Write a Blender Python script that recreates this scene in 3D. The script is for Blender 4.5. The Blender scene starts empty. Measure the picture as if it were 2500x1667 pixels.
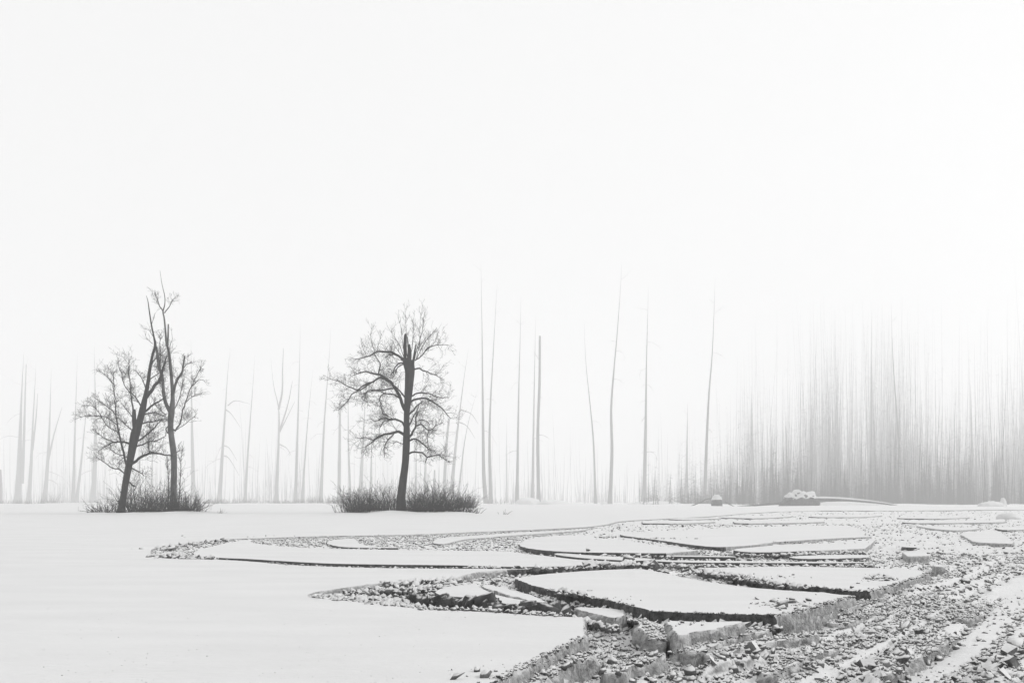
import bpy, bmesh, math, random
import numpy as np
from mathutils import Vector, geometry

random.seed(7)
rng = np.random.default_rng(11)

# ------------------------------------------------------------------ camera, sky, sun, exposure
H = 0.65            # camera height over the snow surface (m)
F = 2500.0          # focal length in photo pixels (photo 2500 x 1667)
HY = 1213.0         # horizon row in the photo
scene = bpy.context.scene
cam_d = bpy.data.cameras.new("camera")
cam = bpy.data.objects.new("camera", cam_d)
scene.collection.objects.link(cam)
cam.location = (0, 0, H)
cam.rotation_euler = (math.radians(90), 0, 0)
cam_d.sensor_width = 36
cam_d.lens = 36
cam_d.shift_y = (HY - 1667 / 2) / 2500
cam_d.clip_start = 0.05
cam_d.clip_end = 5000
scene.camera = cam

SUN_AZ, SUN_EL = 88.0, 37.0          # degrees right of the view axis, above the horizon
world = bpy.data.worlds.new("World")
scene.world = world
world.use_nodes = True
wn = world.node_tree.nodes
wl = world.node_tree.links
sky = wn.new("ShaderNodeTexSky")
sky.sky_type = 'NISHITA'
sky.sun_disc = False
sky.sun_elevation = math.radians(SUN_EL)
sky.sun_rotation = math.radians(SUN_AZ)
sky.air_density = 1.0
sky.dust_density = 2.0
sky.ozone_density = 1.0
bw = wn.new("ShaderNodeRGBToBW")     # the photograph is black and white
wl.new(sky.outputs[0], bw.inputs[0])
bg = wn["Background"]
cloud = wn.new("ShaderNodeMath")      # an even overcast layer in front of the clear sky
cloud.operation = 'MULTIPLY_ADD'
cloud.inputs[1].default_value = 0.06
cloud.inputs[2].default_value = 4.05
wl.new(bw.outputs[0], cloud.inputs[0])
wl.new(cloud.outputs[0], bg.inputs[0])
bg.inputs[1].default_value = 0.15

sun_d = bpy.data.lights.new("sun", 'SUN')
sun_d.energy = 1.5
sun_d.angle = math.radians(7)
sun_d.color = (1, 1, 1)
sun = bpy.data.objects.new("sun", sun_d)
scene.collection.objects.link(sun)
sd = Vector((math.sin(math.radians(SUN_AZ)) * math.cos(math.radians(SUN_EL)),
             math.cos(math.radians(SUN_AZ)) * math.cos(math.radians(SUN_EL)),
             math.sin(math.radians(SUN_EL))))
sun.rotation_euler = sd.to_track_quat('Z', 'Y').to_euler()
sun.location = sd * 50

scene.view_settings.view_transform = 'Standard'
scene.view_settings.look = 'None'
scene.view_settings.gamma = 1
scene.view_settings.exposure = 0.50
scene.view_settings.use_curve_mapping = False
scene.cycles.volume_bounces = 4
scene.cycles.max_bounces = 8
scene.cycles.diffuse_bounces = 4
scene.cycles.use_denoising = True

HAZE_DENSITY = 0.0031

# ------------------------------------------------------------------ helpers
C = scene.collection


def tag(o, label=None, cat=None, group=None, kind=None):
    if label: o["label"] = label
    if cat: o["category"] = cat
    if group: o["group"] = group
    if kind: o["kind"] = kind
    return o


def empty(name, loc=(0, 0, 0)):
    o = bpy.data.objects.new(name, None)
    C.objects.link(o)
    o.location = loc
    o.empty_display_size = 0.1
    return o


def mesh_obj(name, verts, faces, mat, parent=None, smooth=False):
    """verts in world space; parent is an Empty with only a location"""
    verts = np.asarray(verts, dtype=np.float64).reshape(-1, 3)
    if parent is not None:
        p = parent
        off = np.zeros(3)
        while p is not None:
            off += np.array(p.location)
            p = p.parent
        verts = verts - off
    me = bpy.data.meshes.new(name)
    if isinstance(faces, np.ndarray):
        n, k = faces.shape
        me.vertices.add(len(verts)); me.vertices.foreach_set("co", verts.ravel())
        me.loops.add(n * k); me.loops.foreach_set("vertex_index", faces.ravel().astype(np.int32))
        me.polygons.add(n); me.polygons.foreach_set("loop_start", np.arange(0, n * k, k, dtype=np.int32))
        me.update(calc_edges=True); me.validate()
    else:
        me.from_pydata([tuple(v) for v in verts], [], faces)
        me.update()
    if smooth:
        me.polygons.foreach_set("use_smooth", np.ones(len(me.polygons), dtype=bool))
    me.materials.append(mat)
    o = bpy.data.objects.new(name, me)
    C.objects.link(o)
    if parent is not None: o.parent = parent
    return o


def hash2(ix, iy, seed=0):
    n = (ix.astype(np.int64) * 374761393 + iy.astype(np.int64) * 668265263 + seed * 1442695041) & 0xffffffff
    n = ((n ^ (n >> 13)) * 1274126177) & 0xffffffff
    n = n ^ (n >> 16)
    return (n & 0xffffff) / float(0xffffff)


def vnoise(x, y, seed=0):
    x = np.asarray(x, float); y = np.asarray(y, float)
    ix, iy = np.floor(x), np.floor(y)
    fx, fy = x - ix, y - iy
    fx = fx * fx * (3 - 2 * fx); fy = fy * fy * (3 - 2 * fy)
    a = hash2(ix, iy, seed); b = hash2(ix + 1, iy, seed)
    c = hash2(ix, iy + 1, seed); d = hash2(ix + 1, iy + 1, seed)
    return (a * (1 - fx) + b * fx) * (1 - fy) + (c * (1 - fx) + d * fx) * fy - 0.5


def fbm(x, y, oct=3, seed=0):
    s, a = 0, 1.0
    for i in range(oct):
        s = s + a * vnoise(x * 2 ** i, y * 2 ** i, seed + i)
        a *= 0.5
    return s


def sstep(a, b, x):
    t = np.clip((np.asarray(x, float) - a) / (b - a), 0, 1)
    return t * t * (3 - 2 * t)


# points measured on the photograph, turned into places on the snow surface
def G(px, py, z=0.0):
    d = (H - z) * F / (py - HY)
    return np.array([(px - 1250) / F * d, d])


def P(px, py, d):
    return np.array([(px - 1250) / F * d, d, H - (py - HY) / F * d])


def R7(l, z=0.0): return [G(340 + x / 2.613, 1270 + y / 2.613, z) for x, y in l]
def R8(l, z=0.0): return [G(1100 + x / 2.613, 1270 + y / 2.613, z) for x, y in l]
def RR(l, z=0.0): return [G(1700 + x / 2.94, 1230 + y / 2.94, z) for x, y in l]


def chaikin(p, it=2, closed=True):
    p = np.array(p)
    for _ in range(it):
        if closed:
            q = np.roll(p, -1, 0)
            p = np.stack([p * .75 + q * .25, p * .25 + q * .75], 1).reshape(-1, 2)
        else:
            a, q = p[:-1], p[1:]
            m = np.stack([a * .75 + q * .25, a * .25 + q * .75], 1).reshape(-1, 2)
            p = np.vstack([p[:1], m, p[-1:]])
    return p


def area2(p):
    x, y = p[:, 0], p[:, 1]
    return 0.5 * np.sum(x * np.roll(y, -1) - np.roll(x, -1) * y)


def resample(p, k=0.0035, lo=0.010, hi=0.25):
    """closed outline resampled with a spacing that grows with distance"""
    out = []
    n = len(p)
    for i in range(n):
        a, b = p[i], p[(i + 1) % n]
        L = np.linalg.norm(b - a)
        if L < 1e-6: continue
        s = min(max(k * abs((a[1] + b[1]) / 2), lo), hi)
        m = max(1, int(round(L / s)))
        for j in range(m):
            out.append(a + (b - a) * j / m)
    o = [out[0]]
    for q in out[1:]:
        if np.linalg.norm(q - o[-1]) > 0.004: o.append(q)
    return np.array(o)


def pip(px, py, poly):
    inside = np.zeros(px.shape, bool)
    n = len(poly)
    for i in range(n):
        x0, y0 = poly[i]; x1, y1 = poly[(i + 1) % n]
        if y0 == y1: continue
        c = ((y0 > py) != (y1 > py))
        if not c.any(): continue
        xi = (x1 - x0) * (py - y0) / (y1 - y0) + x0
        inside ^= c & (px < xi)
    return inside


def pdist(x, y, line):
    """distance to a polyline and position along it"""
    best = np.full(x.shape, 1e9)
    for a, b in zip(line[:-1], line[1:]):
        ab = b - a; L2 = ab @ ab
        t = np.clip(((x - a[0]) * ab[0] + (y - a[1]) * ab[1]) / L2, 0, 1)
        d = np.hypot(x - a[0] - t * ab[0], y - a[1] - t * ab[1])
        best = np.minimum(best, d)
    return best


# ------------------------------------------------------------------ materials (all grey: the photograph is black and white)
def mat(name, lo, hi, scale=6.0, rough=0.85, bump=0.0, bscale=30.0, stretch=(1, 1, 1), spec=0.2, lit_dust=None, detail=6.0, bdist=0.02):
    m = bpy.data.materials.new(name)
    m.use_nodes = True
    nt = m.node_tree; N = nt.nodes; L = nt.links
    b = N["Principled BSDF"]
    b.inputs["Roughness"].default_value = rough
    b.inputs["Specular IOR Level"].default_value = spec
    geo = N.new("ShaderNodeNewGeometry")
    mp = N.new("ShaderNodeMapping"); mp.inputs["Scale"].default_value = stretch
    L.new(geo.outputs["Position"], mp.inputs[0])
    nz = N.new("ShaderNodeTexNoise"); nz.inputs["Scale"].default_value = scale; nz.inputs["Detail"].default_value = detail
    L.new(mp.outputs[0], nz.inputs["Vector"])
    rp = N.new("ShaderNodeValToRGB")
    rp.color_ramp.elements[0].position = 0.32; rp.color_ramp.elements[1].position = 0.68
    rp.color_ramp.elements[0].color = (lo, lo, lo, 1); rp.color_ramp.elements[1].color = (hi, hi, hi, 1)
    L.new(nz.outputs[0], rp.inputs[0])
    col = rp.outputs[0]
    if lit_dust:                                  # snow dusting that also paints sky light on up-facing faces, sides staying dark
        lim0, lim1, val = lit_dust
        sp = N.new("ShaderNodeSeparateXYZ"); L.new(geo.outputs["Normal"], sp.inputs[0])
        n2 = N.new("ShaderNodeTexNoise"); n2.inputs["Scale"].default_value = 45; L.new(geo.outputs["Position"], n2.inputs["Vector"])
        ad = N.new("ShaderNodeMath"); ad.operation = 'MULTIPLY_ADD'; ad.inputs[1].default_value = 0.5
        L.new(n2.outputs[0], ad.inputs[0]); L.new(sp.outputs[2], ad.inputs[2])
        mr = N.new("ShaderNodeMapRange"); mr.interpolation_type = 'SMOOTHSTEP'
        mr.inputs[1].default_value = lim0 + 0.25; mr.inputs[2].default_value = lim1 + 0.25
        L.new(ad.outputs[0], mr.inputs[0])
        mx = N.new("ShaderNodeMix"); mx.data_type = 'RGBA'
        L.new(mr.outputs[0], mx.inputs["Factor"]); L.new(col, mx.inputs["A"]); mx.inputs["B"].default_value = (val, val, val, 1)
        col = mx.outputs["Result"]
    L.new(col, b.inputs["Base Color"])
    if bump:
        n3 = N.new("ShaderNodeTexNoise"); n3.inputs["Scale"].default_value = bscale; n3.inputs["Detail"].default_value = 8
        L.new(mp.outputs[0], n3.inputs["Vector"])
        bp = N.new("ShaderNodeBump"); bp.inputs["Strength"].default_value = bump; bp.inputs["Distance"].default_value = bdist
        L.new(n3.outputs[0], bp.inputs["Height"]); L.new(bp.outputs[0], b.inputs["Normal"])
    return m


M_SNOW = mat("snow", 0.60, 0.64, 1.2, 0.8, 0.5, 14.0, (0.6, 2.2, 1), bdist=0.012)
_nt = M_SNOW.node_tree
_b2 = _nt.nodes.new("ShaderNodeBump"); _b2.inputs["Strength"].default_value = .6; _b2.inputs["Distance"].default_value = .05
_n2 = _nt.nodes.new("ShaderNodeTexNoise"); _n2.inputs["Scale"].default_value = .9; _n2.inputs["Detail"].default_value = 3
_g2 = _nt.nodes.new("ShaderNodeNewGeometry"); _nt.links.new(_g2.outputs["Position"], _n2.inputs["Vector"])
_nt.links.new(_n2.outputs[0], _b2.inputs["Height"])
_b1 = [n for n in _nt.nodes if n.type == 'BUMP' and n != _b2][0]
_nt.links.new(_b2.outputs[0], _b1.inputs["Normal"])
M_CRUST = M_SNOW
M_CUT_SHADED = mat("shaded_cut", 0.03, 0.11, 30, 0.7, 0.8, 60, (1, 1, 0.7), lit_dust=(0.5, 0.85, 0.54), bdist=0.02)  # dark tone paints shade onto the clean-cut walls turned from the sun
M_CRUMBLE_LIT = mat("lit_crumble", 0.20, 0.46, 34, 0.8, 0.9, 80, (1, 1, 0.75), lit_dust=(0.35, 0.75, 0.54), bdist=0.02)  # paler crumbly snow; also paints sunlight onto the right-facing walls
M_DARKICE = mat("dark_ice", 0.025, 0.09, 14, 0.65, 0.6, 40, lit_dust=(0.75, 0.97, 0.5), bdist=0.015)
M_RUBBLE = mat("rubble_ice", 0.035, 0.21, 14, 0.75, 0.5, 60, lit_dust=(0.36, 0.62, 0.64), bdist=0.01)  # dark sides under pale tops paint shade into the shards
M_FLOOR = mat("churned_snow", 0.12, 0.40, 12, 0.8, 0.6, 50, lit_dust=(0.45, 0.80, 0.64), bdist=0.012)
M_BARK = mat("dark_bark", 0.010, 0.030, 9, 0.9, 0.9, 22, (1, 1, 0.25), bdist=0.05)
M_PALE = mat("pale_bark", 0.05, 0.13, 7, 0.9, 0.7, 22, (1, 1, 0.5), bdist=0.04)
M_TWIG = mat("twig", 0.010, 0.024, 5, 0.9)
M_FARBARK = mat("far_bark", 0.03, 0.06, 3, 0.9, 0.5, 8, (1, 1, 0.3), bdist=0.05)
M_ROOT = mat("earthy_roots", 0.07, 0.15, 6, 0.95, 0.8, 12, bdist=0.08)
M_CAP = mat("snow_cap", 0.56, 0.62, 2, 0.85, 0.4, 6, bdist=0.04)

# ------------------------------------------------------------------ outlines of the undisturbed snow
EDGE_NEAR = ([np.array([-2.6, -8.0]), np.array([-0.95, 0.0]), np.array([-0.45, 1.9])] +
             R8([(250, 1034), (340, 985), (440, 940), (520, 905), (610, 850), (700, 800), (780, 765), (845, 740), (846, 735),
                 (846, 690), (846, 622), (845, 618), (700, 610), (500, 600), (300, 588), (130, 580)]) +
             R7([(2352, 583), (2200, 580), (2000, 572), (1800, 560), (1600, 545), (1400, 520), (1250, 505), (1110, 492), (1060, 480),
                 (1120, 455), (1230, 440), (1330, 425), (1450, 408), (1580, 395), (1750, 385), (1900, 375), (2010, 368), (2030, 362), (2060, 348), (2150, 330), (2280, 318)]) +
             R8([(366, 312), (480, 310), (482, 309), (300, 308), (100, 307)]) +
             R7([(2000, 307), (1700, 305), (1400, 300), (1150, 292), (950, 282), (800, 268), (650, 256), (480, 248), (330, 246), (200, 244), (110, 236), (72, 215), (70, 200),
                 (80, 180), (200, 158), (350, 138), (500, 122), (620, 116), (800, 112), (1000, 104), (1250, 98), (1500, 95), (1800, 88), (2100, 75)]) +
             R8([(366, 65), (600, 55), (870, 42), (1000, 26), (1080, 2), (1400, -12), (1700, -28)]) +
             RR([(400, 62), (800, 46), (1500, 48), (2352, 40)]) +
             [np.array([34.0, 52.0]), np.array([36.0, 40.0]), np.array([22.0, 12.0]), np.array([14.0, 0.0]), np.array([14.0, -8.0])])
HOLE = chaikin(EDGE_NEAR, 2)

SLABS = {}


def slab(key, pts, label, rough=1.0, depth=0.2, z=0.0, sm=2, crumb=None, berm=False):
    SLABS[key] = dict(poly=chaikin(pts, sm), label=label, rough=rough, depth=depth, z=z, crumb=crumb, berm=berm)


slab('A', R8([(408, 370), (420, 366), (560, 345), (800, 325), (980, 315), (1160, 308), (1250, 310), (1400, 345), (1600, 385), (1800, 415), (2000, 435), (2200, 450)]) +
     RR([(882, 632), (1000, 645), (1110, 654), (1128, 662), (1000, 690), (850, 735), (700, 775), (548, 795), (545, 796), (540, 796), (400, 790), (200, 785), (0, 780)]) +
     R8([(1700, 590), (1450, 583), (1275, 576), (1265, 574), (1180, 550), (1050, 515), (900, 490), (760, 470), (690, 455), (600, 435), (520, 410), (440, 385)]),
     "broad lens-shaped slab of smooth snow in the middle of the churned tracks", 1.2)
slab('B', RR([(-9, 458), (100, 455), (300, 452), (600, 447), (900, 450), (1200, 455), (1450, 462), (1600, 475), (1685, 492), (1560, 530), (1400, 580), (1245, 625), (1238, 627), (1230, 627), (1100, 625), (950, 605), (800, 590), (600, 570), (400, 540), (250, 505), (150, 478)]),
     "long smooth snow slab with a blunt dark corner beside the wide rubble road", 1.4)
slab('C', R8([(435, 150), (470, 125), (560, 105), (700, 95), (850, 92), (950, 93), (1050, 115), (1200, 140), (1350, 165), (1480, 180), (1575, 188), (1560, 195), (1380, 208), (1370, 209), (1200, 208), (1000, 205), (800, 203), (650, 195), (530, 183), (470, 172), (440, 160)]),
     "oval snow slab with a dark cut front edge behind the broad middle slab", 0.5)
slab('D', R8([(1075, 85), (1200, 72), (1500, 60), (1800, 45), (2000, 38), (2352, 32)]) + RR([(1100, 155), (1160, 175), (1215, 203), (1215, 210), (1200, 226), (1280, 235), (1100, 241), (1000, 245), (700, 262), (400, 288)]) +
     R8([(2100, 140), (1900, 160), (1750, 170), (1650, 168), (1500, 150), (1350, 128), (1200, 110), (1090, 96)]),
     "largest far snow slab, long and flat, left of the rubble road", 0.5)
slab('E', RR([(250, 325), (400, 310), (600, 292), (900, 275), (1150, 262), (1270, 258), (1280, 262), (1250, 290), (1215, 318), (1205, 320), (1000, 330), (700, 340), (450, 348), (300, 340)]),
     "narrow wedge of snow just in front of the largest far slab", 0.6)
slab('F', R7([(340, 205), (380, 185), (480, 160), (600, 135), (700, 122), (735, 120), (708, 132), (720, 142), (800, 155), (960, 168), (1100, 176), (1400, 183), (1750, 188), (2000, 191)]) +
     R8([(366, 196), (500, 215), (640, 228), (800, 250), (1000, 260), (1150, 268), (1050, 280), (830, 286), (700, 293), (450, 297), (200, 290)]) +
     R7([(2000, 285), (1500, 280), (1200, 275), (900, 258), (700, 245), (500, 238), (420, 232), (360, 222)]),
     "very long tongue of snow with rounded left end and dark front wall", 0.45)
slab('G', R7([(1190, 142), (1230, 122), (1370, 112), (1385, 130), (1410, 150), (1500, 165), (1720, 176), (1400, 174), (1300, 170), (1220, 157)]),
     "small rounded snow slab inside the far left loop of the tracks", 0.5)
slab('H', R7([(1868, 140), (1890, 118), (1990, 104), (2200, 92)]) + R8([(366, 80), (600, 68), (860, 55), (866, 62), (600, 82), (366, 97)]) + R7([(2200, 110), (2050, 122), (1960, 150), (1900, 152)]),
     "thin curved strip of snow along the far edge of the left loop", 0.5)
slab('I', R8([(650, 212), (700, 207), (900, 222), (1100, 233), (1280, 242), (1290, 247), (1230, 258), (1100, 254), (900, 244), (720, 228)]),
     "narrow snow strip just below the dark front of the oval slab", 0.8)
slab('J', RR([(-330, 392), (-100, 396), (300, 399), (800, 404), (1270, 407), (1278, 412), (1000, 415), (400, 414), (-100, 409), (-300, 402)]),
     "longest thin snow bar lying directly behind the blunt-cornered slab", 1.6, 0.18, -0.012)
slab('K', RR([(650, 372), (800, 363), (1000, 358), (1238, 358), (1250, 372), (1240, 378), (1000, 386), (720, 388)]),
     "short thick snow bar just behind the longest thin bar", 1.5, 0.18, -0.008)
slab('L', RR([(-180, 368), (0, 369), (260, 373), (285, 377), (270, 381), (0, 378), (-180, 376)]),
     "short thin snow bar left of the short thick one", 0.8, 0.18)
slab('M', RR([(1474, 302), (1478, 298), (1510, 288), (1572, 292), (1580, 305), (1576, 307)]),
     "small square snow block on the rubble, behind the table-like block", 0.4, 0.1, -0.01, 1)
slab('N', RR([(1478, 346), (1500, 338), (1636, 337), (1640, 338), (1668, 369), (1664, 371), (1522, 374), (1518, 373)]),
     "flat table-like snow block lying loose on the rubble road", 0.3, 0.12, 0.0, 1, crumb=-2)
slab('O', RR([(1698, 436), (1712, 431), (1750, 432), (1782, 447), (1780, 450), (1706, 447)]),
     "small cube-like snow block near the right tip of the blunt-cornered slab", 0.3, 0.12, 0.0, 1, crumb=-2)
slab('P', RR([(1888, 215), (1950, 200), (2100, 190), (2180, 195), (2185, 197), (2280, 270), (2262, 284), (2255, 284), (2000, 275), (1960, 252)]),
     "bright five-sided snow slab at the right, beyond the rubble road", 0.5, crumb=-2)
slab('P2', RR([(1550, 152), (1700, 155), (2050, 174), (2000, 181), (1850, 190), (1700, 178)]),
     "thin pointed snow slab behind the five-sided slab", 0.5, crumb=-2)
slab('R', R8([(1374, 642), (1395, 631), (1420, 632), (1650, 643), (1850, 634), (1862, 640), (1640, 690), (1465, 726), (1458, 726), (1420, 690)]),
     "small triangular snow block in front of the broad middle slab", 1.6, 0.2, -0.005, crumb=-2)
slab('S', R7([(1880, 455), (1950, 425), (2060, 410), (2150, 407), (2170, 410)]) + R8([(180, 428), (250, 460), (350, 488), (500, 513), (620, 530), (560, 548), (400, 538), (280, 518), (130, 490)]) + R7([(2200, 490), (2050, 490), (1920, 475)]),
     "curved leaf of snow behind the dark jagged ridge", 0.8)
slab('T', R8([(200, 402), (225, 396), (262, 398), (345, 416), (430, 438), (530, 470), (600, 505), (560, 506), (440, 478), (330, 448), (240, 424)]),
     "slim snow berm between the curved leaf and the broad middle slab", 1.5, 0.18, -0.015, crumb=-2)
slab('U', R8([(800, 520), (830, 512), (1000, 515), (1060, 525), (1110, 550), (1100, 565), (1052, 578), (1046, 577), (900, 547)]),
     "tilted rough snow block wedged below the broad middle slab", 1.6, 0.13, -0.04, crumb=-2)
far = [((1655, 1274), 190, 3.5, "faint low snow bar behind the largest far slab, nearer of two on the left"),
       ((1700, 1265.5), 130, 2, "faint low snow bar behind the largest far slab, farther of two on the left"),
       ((1900, 1273), 240, 3.5, "faint low snow bar directly behind the largest far slab"),
       ((1850, 1261), 180, 3, "faint far snow bar in front of the uprooted root plate"),
       ((2060, 1259), 190, 3, "faint far snow bar below the snow-covered fallen log"),
       ((2330, 1273), 260, 4, "pale long snow bar in front of the grey dome at the right"),
       ((2280, 1263), 180, 2.5, "pale thin snow bar left of the grey dome at the right"),
       ((2478, 1288), 90, 5, "pale snow patch at the right frame edge behind the five-sided slab")]
for i, ((cx, cy), w, hh, lab) in enumerate(far):
    pts = []
    for a in np.linspace(0, 2 * math.pi, 14, endpoint=False):
        pts.append(G(cx + w / 2 * math.cos(a) * (1 + random.uniform(-.12, .12)), cy + hh * math.sin(a) * (1 + random.uniform(-.3, .3)) - math.cos(a) * 1.5))
    slab('far%d' % i, pts, lab, 0.5, 0.16, crumb=-.3)



def berm(key, line, w, z, label):
    """a crumbly wall of pushed-up snow along a line on the ground"""
    c = chaikin(np.array(line), 2, False)
    t = np.gradient(c, axis=0); t /= np.linalg.norm(t, axis=1)[:, None]
    n = np.stack([t[:, 1], -t[:, 0]], 1)
    L = np.concatenate([[0], np.cumsum(np.linalg.norm(np.diff(c, axis=0), axis=1))])
    ww = w * (1 + .5 * vnoise(L * 3, L * 0, len(label))) * np.minimum(1, .35 + 4 * np.minimum(L, L[-1] - L) / max(w * 8, 1e-3))
    slab(key, list(c + n * ww[:, None]) + list((c - n * ww[:, None])[::-1]), label, 1.6, .17, z, 1, -2, True)


berm('b1', RR([(-60, 1062), (130, 978), (300, 935), (500, 895)], -.07), .042, -.065, "straight crumbly snow berm in front of the small triangular block")
berm('b2', RR([(690, 850), (800, 805), (1000, 762), (1200, 704), (1380, 643), (1550, 592), (1780, 532)], -.07), .045, -.06, "longest crumbly snow berm along the right side of the two big slabs")
berm('b3', RR([(100, 1090), (300, 1020), (600, 965), (850, 935)], -.09), .05, -.085, "crumbly snow berm second in front of the triangular block")
berm('b4', R8([(1010, 975), (1150, 908), (1350, 845)], -.07), .045, -.07, "short crumbly snow berm at the bottom between front snow and triangular block")
berm('b5', R8([(400, 1085), (480, 1045), (640, 952), (760, 892), (880, 850)], -.06), .05, -.055, "crumbly snow berm beside the cut edge of the nearest smooth snow")
berm('b6', R8([(1228, 640), (1290, 690), (1345, 770)], -.05), .055, -.045, "stubby crumbly snow berm just left of the triangular block")
berm('b8', RR([(1330, 1215), (1450, 1130), (1650, 1045), (1820, 950)], -.09), .035, -.085, "crumbly snow berm beside the smooth wheel track at lower right")
berm('b9', RR([(480, 1215), (700, 1105), (900, 1050), (1150, 960)], -.10), .028, -.10, "low crumbly snow berm beside the thin tyre line")
berm('b10', RR([(1900, 830), (2050, 715), (2200, 625), (2350, 530)], -.10), .04, -.095, "low crumbly snow berm between the two right wheel tracks")
berm('b7', RR([(1000, 850), (1250, 772), (1500, 690), (1750, 612)], -.09), .035, -.095, "low crumbly snow berm along the middle of the rubble road")
ALLP = [s['poly'] for s in SLABS.values()]
_k = list(SLABS)
for i, a in enumerate(_k):
    p = SLABS[a]['poly']
    if not pip(p[:, 0], p[:, 1], HOLE).all(): print("SLABCHECK outside", a, (~pip(p[:, 0], p[:, 1], HOLE)).mean())
    for b in _k:
        if a != b and pip(p[:, 0], p[:, 1], SLABS[b]['poly']).any(): print("SLABCHECK overlap", a, b)

# ------------------------------------------------------------------ terrain height and the floor of the tracks


def terrain(x, y):
    x = np.asarray(x, float); y = np.asarray(y, float)
    z = np.interp(y, [0, 60, 85, 110, 170, 237, 313, 420, 900], [0, 0, -.13, -.30, -.68, -1.06, -1.48, -2.0, -2.2])
    far = sstep(38.5, 46, y)
    z = z + 0.04 * sstep(36.9, 37.15, y + 0.6 * vnoise(x * .3, x * 0, 12)) * (1 - sstep(-3, 0, x))
    z = z + far * 0.05 * fbm(x * 0.12, y * 0.10, 3, 5) + sstep(60, 100, y) * 0.50 * np.clip(fbm(x * 0.07, y * 0.04, 3, 9), -.25, 1)
    for cx, cy, rx, ry, hh in MOUNDS:
        z = z + hh * (1 + 1.6 * fbm(x * 1.1, y * .9, 2, 15)) * np.exp(-((x - cx) / rx) ** 4 - ((y - cy) / ry) ** 2)
    return z


ISL_D = 38.6
MOUNDS = [(P(985, 0, ISL_D)[0], ISL_D + .2, 2.7, 1.5, 0.09), (P(365, 0, ISL_D)[0], ISL_D + .3, 2.3, 1.5, 0.09)]

RIDGES = [(RR([(1300, 1230), (1450, 1120), (1650, 1040), (1800, 960)], -.09), .05, .06),
          (RR([(2050, 1300), (2250, 1150), (2400, 1020)], -.09), .06, .11),
          (R8([(1250, 1010), (1500, 960), (1750, 900), (2000, 840)], -.09), .05, .07)]
STRIPS = [(RR([(230, 1310), (450, 1190), (600, 1115), (800, 1055), (1000, 985), (1250, 895), (1500, 770), (1700, 690), (1900, 640), (2100, 560)], -.11), .032),
          (RR([(1050, 1290), (1300, 1150), (1500, 1060), (1700, 980), (1900, 830), (2050, 740), (2200, 650), (2352, 560)], -.11), .045),
          (RR([(1480, 1300), (1750, 1130), (1950, 1000), (2100, 890), (2200, 800), (2300, 690), (2400, 600)], -.11), .095),
          (RR([(700, 1290), (950, 1150), (1200, 1035), (1450, 915), (1700, 790), (1950, 690), (2200, 580)], -.11), .022),
          (RR([(-150, 1290), (100, 1180), (400, 1080), (700, 1010), (1000, 905), (1300, 800)], -.11), .020),
          (RR([(1900, 1300), (2100, 1120), (2250, 960), (2400, 800)], -.11), .03),
          (RR([(900, 880), (1200, 775), (1500, 660), (1800, 580), (2100, 480)], -.10), .022)]


def strip_mask(x, y):
    m = np.zeros(x.shape)
    for line, w in STRIPS:
        d = pdist(x, y, line)
        m = np.maximum(m, 1 - sstep(w * 0.75, w * 1.25, d))
    return m


def floor_z(x, y):
    x = np.asarray(x, float); y = np.asarray(y, float)
    base = -0.150 + 0.065 * sstep(5.0, 8.5, y) + 0.045 * sstep(11, 16, y)
    base = base + 0.03 * (1 - sstep(-.6, .5, x)) * sstep(5.4, 6.5, y)
    sm = strip_mask(x, y)
    n = 0.035 * fbm(x * 9, y * 9, 3, 21) + 0.03 * np.abs(vnoise(x * 22, y * 22, 31)) + 0.02 * fbm(x * 2, y * 2, 2, 41)
    # long ruts that follow the road
    u = x * math.cos(math.radians(32)) - y * math.sin(math.radians(32))
    n = n + 0.05 * (np.abs(np.sin(u * 11 + 3 * vnoise(x * .8, y * .8, 51))) - .6) * sstep(.05, .2, x / np.maximum(y, 1)) * (1 - sstep(9, 14, y))
    z = base + n * (1 - 0.85 * sm) + 0.012 * sm
    for line, hgt, w in RIDGES:
        d = pdist(x, y, line) + 0.02 * vnoise(x * 14, y * 14, 61)
        r = 1 - sstep(w * 0.75, w * 1.1, d)
        z = z + hgt * r * (0.85 + 0.6 * vnoise(x * 10, y * 10, 71)) * (1 - sm)
    return np.minimum(z, -0.02)


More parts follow.
